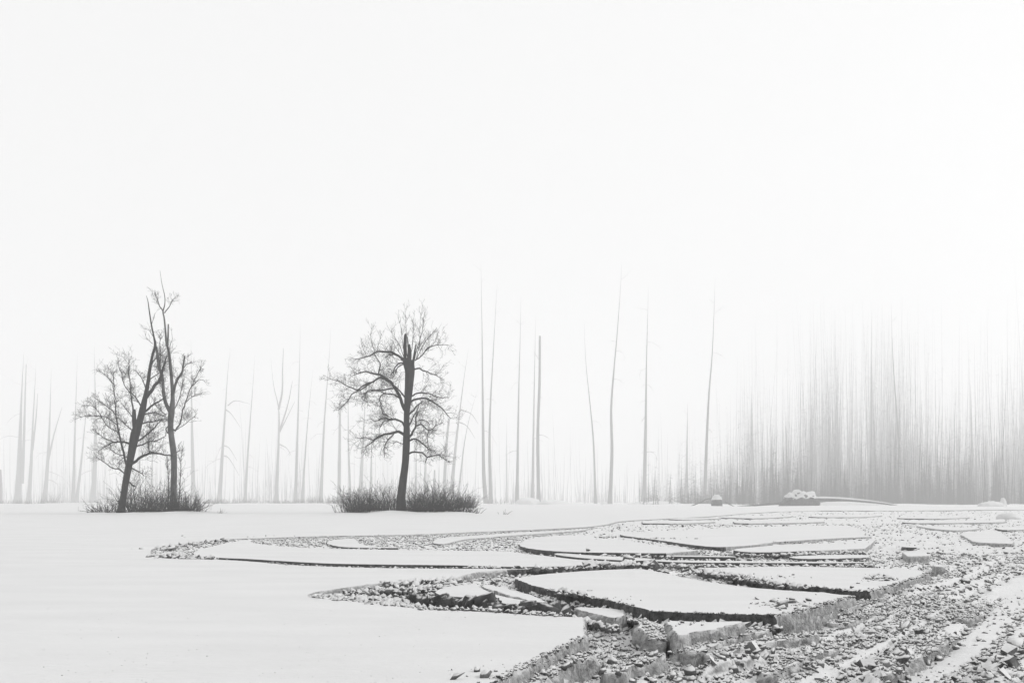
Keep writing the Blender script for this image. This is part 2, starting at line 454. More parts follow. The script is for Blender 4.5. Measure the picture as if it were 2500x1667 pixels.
# ------------------------------------------------------------------ snow field with the tracks cut into it
def wall_mesh(outline, into, rough, depth, z0, crumb=None):
    """a crumbly cut wall hanging from the lip; into=+1 if the open side lies to the right of the walking direction"""
    n = len(outline)
    t = np.roll(outline, -1, 0) - np.roll(outline, 1, 0)
    t /= np.maximum(np.linalg.norm(t, axis=1), 1e-9)[:, None]
    nor = np.stack([t[:, 1], -t[:, 0]], 1) * into
    s = np.concatenate([[0], np.cumsum(np.linalg.norm(np.diff(outline, axis=0), axis=1))])
    loose = sstep(.3, .55, nor[:, 0]) * (outline[:, 1] < 12) if crumb is None or crumb > -1 else np.ones(n)
    rows = [(0.0, 0.0), (-0.007, 0.5), (-0.022, 0.9), (-0.042, 1.0), (-0.065, 1.0), (-0.09, 1.05), (-0.12, 1.1), (-depth, 1.6)]
    V = []
    for k, (dz, w) in enumerate(rows):
        kk = s * 0 + k
        g = 0.006 * (1 + loose) + 0.011 * rough * (1 + .7 * loose) * (vnoise(s * 26, kk * .30, 81) + .9 * vnoise(s * 60, kk * .55, 82) + .6 * vnoise(s * 120, kk * .8, 86) + 1.2 * np.maximum(0, vnoise(s * 9, kk * .25, 83)))
        q = outline + nor * (w * g)[:, None]
        zz = z0 + dz + ((0.010 + .012 * loose) * np.minimum(rough, 1.5) * vnoise(s * 40, kk * 7.7, 84) if 0 < k < 7 else 0)
        V.append(np.column_stack([q, np.broadcast_to(zz, (n,))]))
    V = np.vstack(V)
    i = np.arange(n); j = (i + 1) % n
    Fs, side = [], []
    # right-facing edges get pale crumbly snow as painted sunlight, the rest dark painted shade
    lit_crumbled = nor[:, 0] + 0.25 * vnoise(s * 3, s * 0, 85) > (0.42 if crumb is None else crumb)
    for k in range(len(rows) - 1):
        a, b = k * n, (k + 1) * n
        f = np.stack([a + i, a + j, b + j, b + i], 1)
        if into < 0: f = f[:, ::-1]
        Fs.append(f[:, ::-1]); side.append(lit_crumbled)
    return V, np.vstack(Fs), np.concatenate(side)


def add_walls(outline, into, rough, depth, z0, parent, crumb=None, lift=None):
    wv, wf, cr = wall_mesh(outline, into, rough, depth, z0, crumb)
    if lift is not None: wv[:, 2] += np.tile(lift, 8)
    n = len(outline)
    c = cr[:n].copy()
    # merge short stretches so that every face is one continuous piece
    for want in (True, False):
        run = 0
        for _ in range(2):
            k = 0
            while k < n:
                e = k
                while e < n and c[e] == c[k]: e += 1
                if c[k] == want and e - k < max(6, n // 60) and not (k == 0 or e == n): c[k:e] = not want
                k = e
    if not c.all() and c.any():
        runs = []
        k = 0
        while k < n:
            e = k
            while e < n and c[e] == c[k]: e += 1
            runs.append([k, e, c[k]]); k = e
    else: runs = [[0, n, c[0]]]
    nr = len(rows_per_wall) - 1
    full = wf.reshape(nr, n, 4)
    if len(runs) > 1 and runs[0][2] == runs[-1][2]:
        last = runs.pop(); groups = [(list(range(last[0], last[1])) + list(range(runs[0][0], runs[0][1])), runs[0][2])] + [(list(range(a_, b_)), f_) for a_, b_, f_ in runs[1:]]
    else: groups = [(list(range(a_, b_)), f_) for a_, b_, f_ in runs]
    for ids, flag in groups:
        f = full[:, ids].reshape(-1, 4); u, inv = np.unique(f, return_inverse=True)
        mesh_obj("lit_crumbled_face" if flag else "shaded_cut_face", wv[u], inv.reshape(f.shape), M_CRUMBLE_LIT if flag else M_CUT_SHADED, parent)  # pale runs stand for sunlit walls, dark runs for shaded ones


rows_per_wall = range(8)


def jitter(o, amp, seed):
    s = np.concatenate([[0], np.cumsum(np.linalg.norm(np.diff(o, axis=0), axis=1))])
    t = np.roll(o, -1, 0) - np.roll(o, 1, 0)
    t /= np.maximum(np.linalg.norm(t, axis=1), 1e-9)[:, None]
    nor = np.stack([t[:, 1], -t[:, 0]], 1)
    j = amp * (vnoise(s * 6, s * 0, seed) + 0.8 * vnoise(s * 17, s * 0, seed + 1) + .6 * vnoise(s * 45, s * 0, seed + 2))
    return o + nor * j[:, None]


hole = resample(HOLE)
if area2(hole) < 0: hole = hole[::-1]
hole = jitter(hole, 0.012, 91)
pts = [tuple(p) for p in hole]
nh = len(pts)
edges = [(i, (i + 1) % nh) for i in range(nh)]
hole_c = HOLE
gx, gy = [], []
y = -30.0
ring = [-700, -400, -250]
rows_y = list(np.linspace(-40, 36, 30)) + list(np.arange(36.4, 37.6, .07)) + list(np.geomspace(37.8, 410, 200)) + list(np.linspace(425, 900, 20))
for yy in rows_y:
    step = 4.0 if yy < 36.2 else (.6 if yy < 37.7 else max(0.45, 0.012 * yy))
    if yy > 415: step = 18
    lim = max(20, 0.62 * yy + 6)
    xs = np.arange(-lim, lim, step)
    if yy > 34: xs = xs + rng.uniform(-.2, .2, len(xs)) * step
    gx.append(xs); gy.append(np.full(len(xs), yy))
gx = np.concatenate(gx); gy = np.concatenate(gy)
keep = ~pip(gx, gy, hole_c)
gx, gy = gx[keep], gy[keep]
pts += [(float(a), float(b)) for a, b in zip(gx, gy)]
for c in [(-700, -60), (700, -60), (700, 900), (-700, 900)] + [(s * 700, v) for s in (-1, 1) for v in (60, 150, 300, 600)]: pts.append(c)
cv, ce, cf, *_ = geometry.delaunay_2d_cdt([Vector(p) for p in pts], edges, [], 0, 1e-5)
cv = np.array([(v.x, v.y) for v in cv])
cf = np.array(cf)
ctr = cv[cf].mean(1)
cf = cf[~pip(ctr[:, 0], ctr[:, 1], hole)]
Z = terrain(cv[:, 0], cv[:, 1])
a = cv[cf]
flip = ((a[:, 1, 0] - a[:, 0, 0]) * (a[:, 2, 1] - a[:, 0, 1]) - (a[:, 2, 0] - a[:, 0, 0]) * (a[:, 1, 1] - a[:, 0, 1])) < 0
cf[flip] = cf[flip][:, ::-1]
field = mesh_obj("snow_field", np.column_stack([cv, Z]), cf, M_SNOW, smooth=True)
tag(field, "wide flat field of smooth snow running to the foggy bank", kind="structure")
hz = terrain(hole[:, 0], hole[:, 1])
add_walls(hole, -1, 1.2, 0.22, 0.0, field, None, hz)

for i, (k, s) in enumerate(SLABS.items()):
    o = resample(s['poly'])
    if area2(o) < 0: o = o[::-1]
    amp = 0.016 * s['rough'] if o[:, 1].mean() < 14 else 0.02
    o = jitter(o, amp, 100 + i * 5)
    nm = "snow_berm" if s['berm'] else ("snow_block" if k in 'MNO' else "snow_slab")
    root = empty(nm, (o[:, 0].mean(), o[:, 1].mean(), s['z'] - s['depth']))
    tag(root, s['label'], nm.replace("_", " "), kind="thing")
    z0 = s['z']
    # crust: outline plus an inner ring, gently uneven
    top = np.column_stack([o, np.full(len(o), z0)])
    mesh_obj("crust", top, [list(range(len(o)))], M_CRUST, root)
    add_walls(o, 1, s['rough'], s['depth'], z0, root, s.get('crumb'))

# ------------------------------------------------------------------ churned floor of the tracks
ys = np.geomspace(2.4, 60, 760)
tx = np.linspace(-0.46, 0.62, 300)
YY, TT = np.meshgrid(ys, tx, indexing='ij')
XX = YY * TT
ins = pip(XX.ravel(), YY.ravel(), HOLE).reshape(XX.shape)
k2 = ins.copy()
for _ in range(3):
    k2[1:] |= k2[:-1]; k2[:-1] |= k2[1:]; k2[:, 1:] |= k2[:, :-1]; k2[:, :-1] |= k2[:, 1:]
idx = -np.ones(XX.shape, int)
sel = np.where(k2.ravel())[0]
idx.ravel()[sel] = np.arange(len(sel))
fz = floor_z(XX.ravel()[sel], YY.ravel()[sel])
fv = np.column_stack([XX.ravel()[sel], YY.ravel()[sel], fz])
q = np.stack([idx[:-1, :-1], idx[:-1, 1:], idx[1:, 1:], idx[1:, :-1]], -1).reshape(-1, 4)
q = q[(q >= 0).all(1)]
nv = len(fv)
fv = np.vstack([fv, [[-12, -9, -.215], [40, -9, -.215], [40, 62, -.215], [-12, 62, -.215]]])
q = np.vstack([q, [[nv, nv + 1, nv + 2, nv + 3]]])
track = mesh_obj("track_floor", fv, q, M_FLOOR, smooth=False)
tag(track, "churned floor of the vehicle tracks full of broken snow", kind="structure")

# ------------------------------------------------------------------ rubble: broken chunks
def chunk_mesh(seed, flat):
    """a shard of broken crust: a knocked-about block or a sharp splinter"""
    r = np.random.default_rng(seed)
    if seed % 2:
        p = np.array([(x, y, z) for x in (-.75, .75) for y in (-.75, .75) for z in (-.75, .75)]) + r.uniform(-.38, .38, (8, 3))
        p = p[r.permutation(8)[:r.integers(7, 9)]]
    else:
        p = r.normal(size=(8, 3)); p /= np.linalg.norm(p, axis=1)[:, None]; p *= r.uniform(.75, 1.15, (8, 1))
    p *= np.array([1.0, r.uniform(.5, .95), flat * r.uniform(.6, 1.2)])
    bm = bmesh.new()
    for v in p: bm.verts.new(v)
    bmesh.ops.convex_hull(bm, input=bm.verts)
    bmesh.ops.delete(bm, geom=[v for v in bm.verts if not v.link_faces], context='VERTS')
    bmesh.ops.triangulate(bm, faces=bm.faces)
    bm.verts.index_update()
    V = np.array([v.co[:] for v in bm.verts]); Fc = np.array([[v.index for v in f.verts] for f in bm.faces])
    bm.free()
    return V, Fc


LIB = [chunk_mesh(300 + i, [.45, .75, .9, .35][i % 4]) for i in range(28)]


def rot(ax, ay, az):
    cx, sx, cy, sy, cz, sz = math.cos(ax), math.sin(ax), math.cos(ay), math.sin(ay), math.cos(az), math.sin(az)
    return (np.array([[cz, -sz, 0], [sz, cz, 0], [0, 0, 1]]) @ np.array([[cy, 0, sy], [0, 1, 0], [-sy, 0, cy]]) @
            np.array([[1, 0, 0], [0, cx, -sx], [0, sx, cx]]))


chunks = []     # (x, y, z, size, lib, R)


def add_chunk(x, y, z, s, tilt=1.0):
    chunks.append((x, y, z, s, random.randrange(len(LIB)), (random.uniform(-tilt, tilt), random.uniform(-tilt, tilt), random.uniform(0, 6.28))))


def scatter(n, y0, y1, t0, t1, smin, smax, power=2.2, lift=.25, dens=None):
    # even over the ground between two distances
    yy = np.sqrt(rng.uniform(y0 * y0, y1 * y1, n)); xx = yy * rng.uniform(t0, t1, n)
    ok = pip(xx, yy, HOLE)
    for p in ALLP:
        if p[:, 1].min() > y1 or p[:, 1].max() < y0: continue
        ok &= ~pip(xx, yy, p)
    xx, yy = xx[ok], yy[ok]
    sm = strip_mask(xx, yy)
    ok = rng.uniform(size=len(xx)) > sm * .95
    if dens is not None: ok &= rng.uniform(size=len(xx)) < dens(xx, yy)
    xx, yy = xx[ok], yy[ok]
    zz = floor_z(xx, yy)
    for x, y_, z in zip(xx, yy, zz):
        s = smin + (smax - smin) * random.random() ** power
        add_chunk(float(x), float(y_), float(z) + s * lift, s)


def clump(x, y):
    # the pieces lie in rows along the driven direction
    ca, sa = math.cos(math.radians(31)), math.sin(math.radians(31))
    u, v = x * ca - y * sa, x * sa + y * ca
    rows = np.where(x > .12 * y, vnoise(u * 7, v * .7, 205), 0)
    c = np.clip(0.72 + 1.1 * fbm(x * 1.6, y * 1.6, 2, 201) + 1.1 * rows, .12, 1)
    for line, hgt, w in RIDGES: c = np.where(pdist(x, y, line) < w * 1.3, c * .35, c)
    return c


scatter(105000, 2.9, 7.5, -.24, .56, .0045, .023, 2.1, .05, clump)
scatter(34000, 7.5, 13, -.36, .56, .006, .028, 2.0, .08, clump)
scatter(17000, 13, 26, -.36, .56, .008, .027, 1.8, .15, clump)
scatter(4000, 26, 50, -.05, .56, .012, .035, 2.0, .1)
scatter(26000, 7.5, 26, -.36, .06, .007, .026, 1.8, .1)
scatter(330, 2.9, 7, .0, .56, .020, .044, 1.6, .25)
scatter(160, 7, 13, -.3, .5, .025, .05, 1.5, .25)


def along(line, n, off, smin, smax, z=None, power=1.8):
    line = np.array(line)
    L = np.concatenate([[0], np.cumsum(np.linalg.norm(np.diff(line, axis=0), axis=1))])
    for _ in range(n):
        t = random.uniform(0, L[-1])
        x = np.interp(t, L, line[:, 0]) + random.gauss(0, off); y_ = np.interp(t, L, line[:, 1]) + random.gauss(0, off)
        s = smin + (smax - smin) * random.random() ** power
        zz = float(floor_z(np.array([x]), np.array([y_]))[0]) if z is None else z
        add_chunk(x, y_, zz + s * .3, s)


# debris thrown on the lips of the cuts
along(R7([(2000, 305), (1700, 303), (1400, 299), (1150, 291), (950, 281), (800, 267)]), 160, .03, .005, .018, -.004)
along(R7([(480, 246), (330, 240), (200, 235), (110, 228)]), 140, .07, .015, .06, -.02)
along(R7([(80, 182), (200, 165), (350, 145), (500, 128), (620, 120)]), 140, .10, .015, .06, -.03)
along(R7([(1110, 470), (1250, 490), (1400, 505), (1600, 530), (1800, 550)]), 420, .05, .010, .038, -.025)
along(R7([(1800, 562), (2000, 570), (2352, 582)]) + R8([(500, 598), (740, 608)]), 300, .03, .005, .022, -.002)
along(RR([(-300, 412), (0, 420), (400, 423), (800, 424), (1270, 422)]), 330, .07, .010, .042, -.05)
along(RR([(300, 352), (700, 347), (1000, 340), (1230, 330)]), 200, .09, .012, .045, -.04)
along(RR([(-200, 386), (300, 390), (700, 396), (1240, 392)]), 200, .08, .010, .035, -.04)
along(R7([(1300, 470), (1500, 480), (1700, 500)]), 300, .07, .012, .04, -.045)
along(R7([(1350, 440), (1550, 425), (1800, 420), (2000, 390)]), 400, .07, .012, .042, -.04)
along(R7([(1580, 397), (1900, 380), (2010, 372)]), 120, .05, .015, .05, -.03)
along(R8([(1560, 312), (1700, 335), (1900, 370), (2100, 400), (2300, 425)]), 220, .05, .012, .045, -.02)
along(R8([(700, 462), (760, 478), (900, 492)]), 40, .03, .012, .04, .0)
along(R8([(1280, 585), (1500, 592), (1800, 598), (2050, 608)]), 170, .035, .012, .042, -.085, 1.4)
along(R8([(520, 418), (600, 442), (700, 465), (900, 500), (1100, 540), (1250, 580)]), 260, .035, .010, .034, -.07)
along(R8([(800, 535), (900, 565), (1040, 600)]), 90, .03, .010, .035, -.09)
along(R8([(0, 285), (400, 300), (800, 295)]), 90, .06, .015, .05, -.03)
along(R8([(830, 290), (1000, 285), (1150, 275), (1250, 280)]), 110, .06, .02, .07, -.03)
along(R8([(650, 218), (900, 215), (1200, 218), (1400, 220)]), 120, .1, .015, .05, -.04)
along(RR([(545, 797), (400, 791), (200, 786), (0, 781)]) + R8([(1700, 591), (1450, 584), (1275, 577)]), 130, .012, .003, .012, -.002)
along(RR([(1128, 662), (1000, 690), (850, 735), (700, 775), (548, 795)]), 220, .018, .003, .014, -.002)
along(RR([(1685, 492), (1560, 530), (1400, 580), (1245, 625)]), 150, .02, .004, .016, -.002)
along(RR([(1230, 627), (1100, 625), (950, 605), (800, 590), (600, 570), (400, 540), (250, 505)]), 200, .02, .004, .022, -.002)
along(R8([(250, 1034), (440, 940), (610, 850), (780, 765), (845, 740)]), 260, .016, .002, .011, -.002)
along(R8([(1180, 550), (1050, 515), (900, 490), (760, 470), (690, 455), (600, 435)]), 150, .015, .003, .016, -.002)
for line, hgt, w in RIDGES: along(line, 160, w * .5, .006, .028)
for k_, s_ in SLABS.items():
    if s_['berm']:
        p_ = s_['poly']; h_ = len(p_) // 2; m_ = (p_[:h_] + p_[::-1][:h_]) / 2
        along(m_, int(260 * np.sum(np.linalg.norm(np.diff(m_, axis=0), axis=1))), .028, .004, .017, s_['z'] - .002, 1.6)
along(RIDGES[0][0], 70, .04, .018, .036)
along(RIDGES[1][0], 60, .07, .018, .042)

# the 300 largest in view are pieces of their own, the rest one heap
app = [c[3] / c[1] for c in chunks]
order = np.argsort(app)[::-1]
lib_me = []
for V, Fc in LIB:
    me = bpy.data.meshes.new("snow_chunk")
    me.from_pydata([tuple(v) for v in V], [], Fc.tolist()); me.update(); me.materials.append(M_RUBBLE)
    lib_me.append(me)
for i in order[:300]:
    x, y_, z, s, l, r = chunks[i]
    o = bpy.data.objects.new("snow_chunk", lib_me[l])
    C.objects.link(o); o.parent = track
    o.location = (x, y_, z); o.rotation_euler = r; o.scale = (s, s, s)


def merge_chunks(name, lst, parent, material):
    VV, FF, off = [], [], 0
    for x, y_, z, s, l, r in lst:
        V, Fc = LIB[l]
        VV.append(V @ rot(*r).T * s + (x, y_, z)); FF.append(Fc + off); off += len(V)
    o = mesh_obj(name, np.vstack(VV), np.vstack(FF), material, parent)
    return o


rub = merge_chunks("rubble", [chunks[i] for i in order[300:]], track, M_RUBBLE)
rub["kind"] = "stuff"

# crumbs lying on the undisturbed snow
chunks_keep = chunks
chunks = []


def crumbs(c, rx, ry, n, smin, smax):
    for _ in range(n):
        p = G(c[0] + random.gauss(0, rx), c[1] + random.gauss(0, ry))
        add_chunk(p[0], p[1], 0.2 * smin, smin + (smax - smin) * random.random() ** 3)


def rrp(x, y): return (1700 + x / 2.94, 1230 + y / 2.94)
def r8p(x, y): return (1100 + x / 2.613, 1270 + y / 2.613)


crumbs(rrp(620, 715), 45, 7, 60, .006, .035)
crumbs(rrp(1290, 540), 25, 5, 55, .006, .03)
crumbs(rrp(450, 525), 60, 4, 25, .008, .03)
crumbs(r8p(1500, 655), 20, 3, 12, .006, .02)
crumbs(r8p(780, 465), 22, 3, 14, .01, .03)
crumbs(r8p(1050, 500), 30, 3, 10, .005, .015)
crumbs(r8p(1000, 112), 18, 1.2, 22, .015, .04)
crumbs(rrp(850, 277), 60, 1.3, 40, .012, .03)
crumbs(rrp(250, 155), 90, 0.8, 50, .015, .04)
crumbs(r8p(1350, 115), 40, 1.5, 22, .012, .03)
crumbs(r8p(130, 1000), 35, 10, 8, .008, .022)
crumbs(r8p(420, 915), 60, 12, 14, .003, .010)
crumbs((700, 1310), 160, 3, 14, .02, .03)
for _ in range(260):      # fine ice grains on the nearest snow
    p = G(random.uniform(100, 1250), 1667 - 190 * random.random() ** 1.6)
    if not pip(np.array([p[0]]), np.array([p[1]]), HOLE)[0]:
        add_chunk(p[0], p[1], 0.0, random.uniform(.0012, .0036), .2)
cr = merge_chunks("ice_crumbs", chunks, None, M_RUBBLE)
tag(cr, "small dark crumbs of ice scattered over the smooth snow", "crumbs", kind="stuff")

# dark jagged ridge of upturned blocks in front of the curved leaf of snow
ridge = empty("snow_ridge", tuple(list(R8([(130, 540)])[0]) + [-.15]))
tag(ridge, "dark jagged ridge of upturned snow blocks in the left track", "snow ridge")
rl = np.array(R7([(1730, 480), (1800, 500), (1900, 512), (2100, 528), (2300, 545)]) + R8([(130, 535), (300, 556), (450, 568), (600, 578), (735, 586)]))
RLn = np.concatenate([[0], np.cumsum(np.linalg.norm(np.diff(rl, axis=0), axis=1))])
NR = 74
for i in range(NR):
    f = (i + .5) / NR
    t = f * RLn[-1]
    x, y_ = np.interp(t, RLn, rl[:, 0]), np.interp(t, RLn, rl[:, 1])
    big = .92 + .7 * max(0, float(vnoise(np.array(i * .42), np.array(0.), 6))) * 2 + random.uniform(-.15, .2)
    if i in (39, 40, 41): big = 1.55
    s = .05 * big
    V, Fc = LIB[random.randrange(0, len(LIB))]
    V = V / np.abs(V).max(0) * np.array([1.0, .7, 1.0])
    R = rot(random.uniform(-.5, .5), random.uniform(-.8, .8), random.uniform(-.9, .9))
    mesh_obj("ice_block", V @ R.T * s + (x, y_ + random.uniform(-.03, .06), -.055 + .03 * big), Fc, M_DARKICE, ridge)

# single lumps one can pick out
def lump(px, py, size, label, seed, z=0.0, sq=(1, .8, .8)):
    p = G(px, py, z)
    V, Fc = chunk_mesh(seed, .8)
    o = mesh_obj("ice_lump", V * np.array(sq) * size, Fc, M_RUBBLE)
    o.location = (p[0], p[1], z + size * .45); o.rotation_euler = (.1, .2, seed)
    tag(o, label, "ice lump")


lump(*rrp(1115, 612), .035, "rounded dark ice lump on the blunt corner of the long slab", 900)
lump(*rrp(625, 738), .04, "largest dark ice lump among crumbs on the broad middle slab", 901)
lump(*r8p(45, 1012), .028, "dark ice lump on the nearest smooth snow, left of two", 902, sq=(1.2, .8, .5))
lump(*r8p(218, 995), .028, "dark ice lump on the nearest smooth snow, right of two beside the cut", 903, sq=(1.2, .8, .6))
lump(*r8p(878, 196), .05, "single dark lump on the front edge of the oval slab", 904)
lump(*r8p(1140, 268), .06, "upright dark lump where the long tongue of snow ends", 905)
lump(*rrp(1490, 940), .036, "big dark ice chunk in the rubble road, left of the large pair", 906, -.1)
lump(*rrp(1590, 935), .034, "big dark ice chunk in the rubble road, right of the large pair", 907, -.08)
lump(*rrp(1480, 1140), .042, "blackish box-shaped ice chunk at the bottom of the rubble road", 908, -.08, (1.3, .8, .7))
lump(*rrp(2290, 1065), .055, "large angular ice boulder near the lower right frame edge", 909, -.1)
lump(*rrp(2220, 1100), .04, "angular ice boulder just left of the largest one at lower right", 910, -.1)

# ------------------------------------------------------------------ trees
def tubes_mesh(lst, sides=5):
    VV, FF, off = [], [], 0
    ref0 = np.array([.13, 1.0, .07])
    ang = np.arange(sides) / sides * 2 * math.pi
    ca, sa = np.cos(ang), np.sin(ang)
    base = np.arange(sides); nxt = (base + 1) % sides
    for p, r in lst:
        p = np.asarray(p, float); r = np.asarray(r, float)
        n = len(p)
        t = np.gradient(p, axis=0); t /= np.maximum(np.linalg.norm(t, axis=1), 1e-9)[:, None]
        a = np.cross(t, ref0); a /= np.maximum(np.linalg.norm(a, axis=1), 1e-9)[:, None]
        b = np.cross(t, a)
        V = p[:, None, :] + r[:, None, None] * (a[:, None, :] * ca[None, :, None] + b[:, None, :] * sa[None, :, None])
        VV.append(V.reshape(-1, 3))
        k = np.arange(n - 1)[:, None] * sides
        f = np.stack([k + base, k + nxt, k + sides + nxt, k + sides + base], -1).reshape(-1, 4)
        FF.append(f + off)
        off += n * sides
    return np.vstack(VV), np.vstack(FF)


def spline(pts, n=None):
    """smooth a rough polyline (any dimension) with Catmull-Rom"""
    p = np.array(pts, float)
    if len(p) < 3:
        m = n or 4
        u = np.linspace(0, 1, m)[:, None]
        return p[0] * (1 - u) + p[-1] * u
    q = np.vstack([2 * p[0] - p[1], p, 2 * p[-1] - p[-2]])
    out = []
    for i in range(1, len(q) - 2):
        for t in np.linspace(0, 1, 4, endpoint=False):
            a, b, c, d = q[i - 1], q[i], q[i + 1], q[i + 2]
            out.append(.5 * ((2 * b) + (c - a) * t + (2 * a - 5 * b + 4 * c - d) * t * t + (3 * b - 3 * c + d - a) * t ** 3))
    out.append(p[-1])
    return np.array(out)


def limb_from_zoom(pts, w0, w1, conv, d, depth_slope, wig=0.0, start_d=0.0):
    """pts in zoom coordinates -> world polyline with radii; depth_slope: metres back per metre along"""
    pix = spline(np.array([conv(*p) for p in pts]))
    L = np.concatenate([[0], np.cumsum(np.linalg.norm(np.diff(pix, axis=0), axis=1))])
    m = L / F * d
    if wig:
        ph = random.uniform(0, 50)
        pix = pix + np.column_stack([vnoise(L * .09 + ph, L * 0, 1), vnoise(L * .09 + ph, L * 0, 2)]) * wig * np.minimum(1, L / 10)[:, None]
    W = np.array([P(a, b, d + start_d + s * depth_slope) for (a, b), s in zip(pix, m)])
    u = L / L[-1]
    w = (w0 * (1 - u) ** .8 + w1 * (1 - (1 - u) ** .8))
    return W, w / F * d / 2


def twig_recurse(out, p, d, length, r, level, droop, rs, up):
    """a crooked twig and its children; direction d"""
    n = 5 if level > 0 else 4
    pts, rad = [p], [r]
    dd = d.copy(); q = p.copy()
    for i in range(n):
        dd = dd + rs.normal(size=3) * .10 + np.array([0, 0, up - droop * (i / n)]) * .16
        dd /= np.linalg.norm(dd)
        q = q + dd * length / n
        pts.append(q.copy()); rad.append(max(r * (1 - .7 * (i + 1) / n), .0031))
        if level > 0 and i >= 0 and rs.random() < (.8 if level > 1 else .55):
            side = rs.normal(size=3); side[1] *= .7; side -= dd * (side @ dd); side /= np.linalg.norm(side)
            cd = dd * rs.uniform(.5, .9) + side * rs.uniform(.5, .9); cd /= np.linalg.norm(cd)
            twig_recurse(out, q.copy(), cd, length * rs.uniform(.4, .72), max(rad[-1] * .7, .0035), level - 1, droop, rs, up)
    out.append((np.array(pts), np.array(rad)))


def grow_twigs(limbs, rs, per_m, lmin, lmax, droop, level=2, up=0.5, r0=.007, skip=.15):
    out = []
    for W, R in limbs:
        L = np.concatenate([[0], np.cumsum(np.linalg.norm(np.diff(W, axis=0), axis=1))])
        n = max(2, int(L[-1] * per_m))
        for _ in range(n):
            t = rs.uniform(skip, 1.0) * L[-1]
            i = min(np.searchsorted(L, t), len(W) - 1); i = max(i, 1)
            p = W[i - 1] + (W[i] - W[i - 1]) * (t - L[i - 1]) / max(L[i] - L[i - 1], 1e-6)
            tg = W[i] - W[i - 1]; tg /= np.linalg.norm(tg)
            side = rs.normal(size=3); side -= tg * (side @ tg); side /= np.linalg.norm(side)
            side[2] += .35 * up * 2 - droop * .4
            d = tg * rs.uniform(.3, .8) + side * rs.uniform(.5, 1); d /= np.linalg.norm(d)
            rr = max(.0045, min(r0, R[min(i, len(R) - 1)] * .6))
            twig_recurse(out, p, d, rs.uniform(lmin, lmax) * (1 - .35 * t / L[-1]), rr, level, droop, rs, up)
    return out


def trunk_from(pts, conv, d, sides=14, seed=1, wob=.08):
    p = np.array([(*conv(a, b), w) for a, b, w in pts])
    sp = spline(p)
    W = np.array([P(a, b, d) for a, b, _ in sp]); R = sp[:, 2] / F * d / 2
    V, Fc = tubes_mesh([(W, R)], sides)
    # bark relief
    c = np.repeat(W, sides, 0); dirv = V - c
    a = np.arctan2(dirv[:, 1], dirv[:, 0])
    k = 1 + wob * (vnoise(a * 2.2, V[:, 2] * 1.4, seed) + .8 * vnoise(a * 5, V[:, 2] * 5, seed + 1))
    V = c + dirv * k[:, None]
    return V, Fc, W, R


Z1s, Z2s = 917 / 380, 1320 / 480
def Z1(x, y): return (180 + x / Z1s, 640 + y / Z1s)
def Z2(x, y): return (780 + x / Z2s, 720 + y / Z2s)
def scaleW(pts, s): return [(x, y, w / s) for x, y, w in pts]


def make_tree(name, label, conv, zs, d, trunk_pts, extra, limbs, rs, per_m, lm, droop, level, mb, up=.5, shoots=(), r0=.0075):
    base = P(*conv(*trunk_pts[0][:2]), d)
    root = empty(name, tuple(base)); tag(root, label, "tree")
    V, Fc, W, R = trunk_from(scaleW(trunk_pts, zs), conv, d, 14, int(d * 7 + len(limbs)))
    tr = mesh_obj("trunk", V, Fc, mb, root, True)
    for e in extra:
        V, Fc, _, _ = trunk_from(scaleW(e, zs), conv, d + random.uniform(-.05, .05), 8, len(e) + 3, .2)
        mesh_obj("broken_spire", V, Fc, mb, root, True)
    lim = []
    for (pts, w0, w1) in limbs:
        sl = random.uniform(-.75, .75)
        Wl, Rl = limb_from_zoom(pts, w0 * 1.2 / zs, (w1 * 1.2 + .4) / zs, conv, d, sl, 3.2)
        lim.append((Wl, Rl))
        V, Fc = tubes_mesh([(Wl, Rl)], 6)
        mesh_obj("limb", V, Fc, mb, root, True)
    tw = grow_twigs(lim, rs, per_m, lm[0], lm[1], droop, level, up, r0)
    for (pts, w0, w1) in shoots:
        Wl, Rl = limb_from_zoom(pts, w0 / zs, w1 / zs, conv, d, random.uniform(-.5, .5), 2.0)
        tw.append((Wl, Rl))
        tw += grow_twigs([(Wl, Rl)], rs, per_m * .9, lm[0] * .7, lm[1] * .7, 0, 1, .9, .005)
    V, Fc = tubes_mesh(tw, 3)
    cr = mesh_obj("crown", V, Fc, M_TWIG, root)
    return root


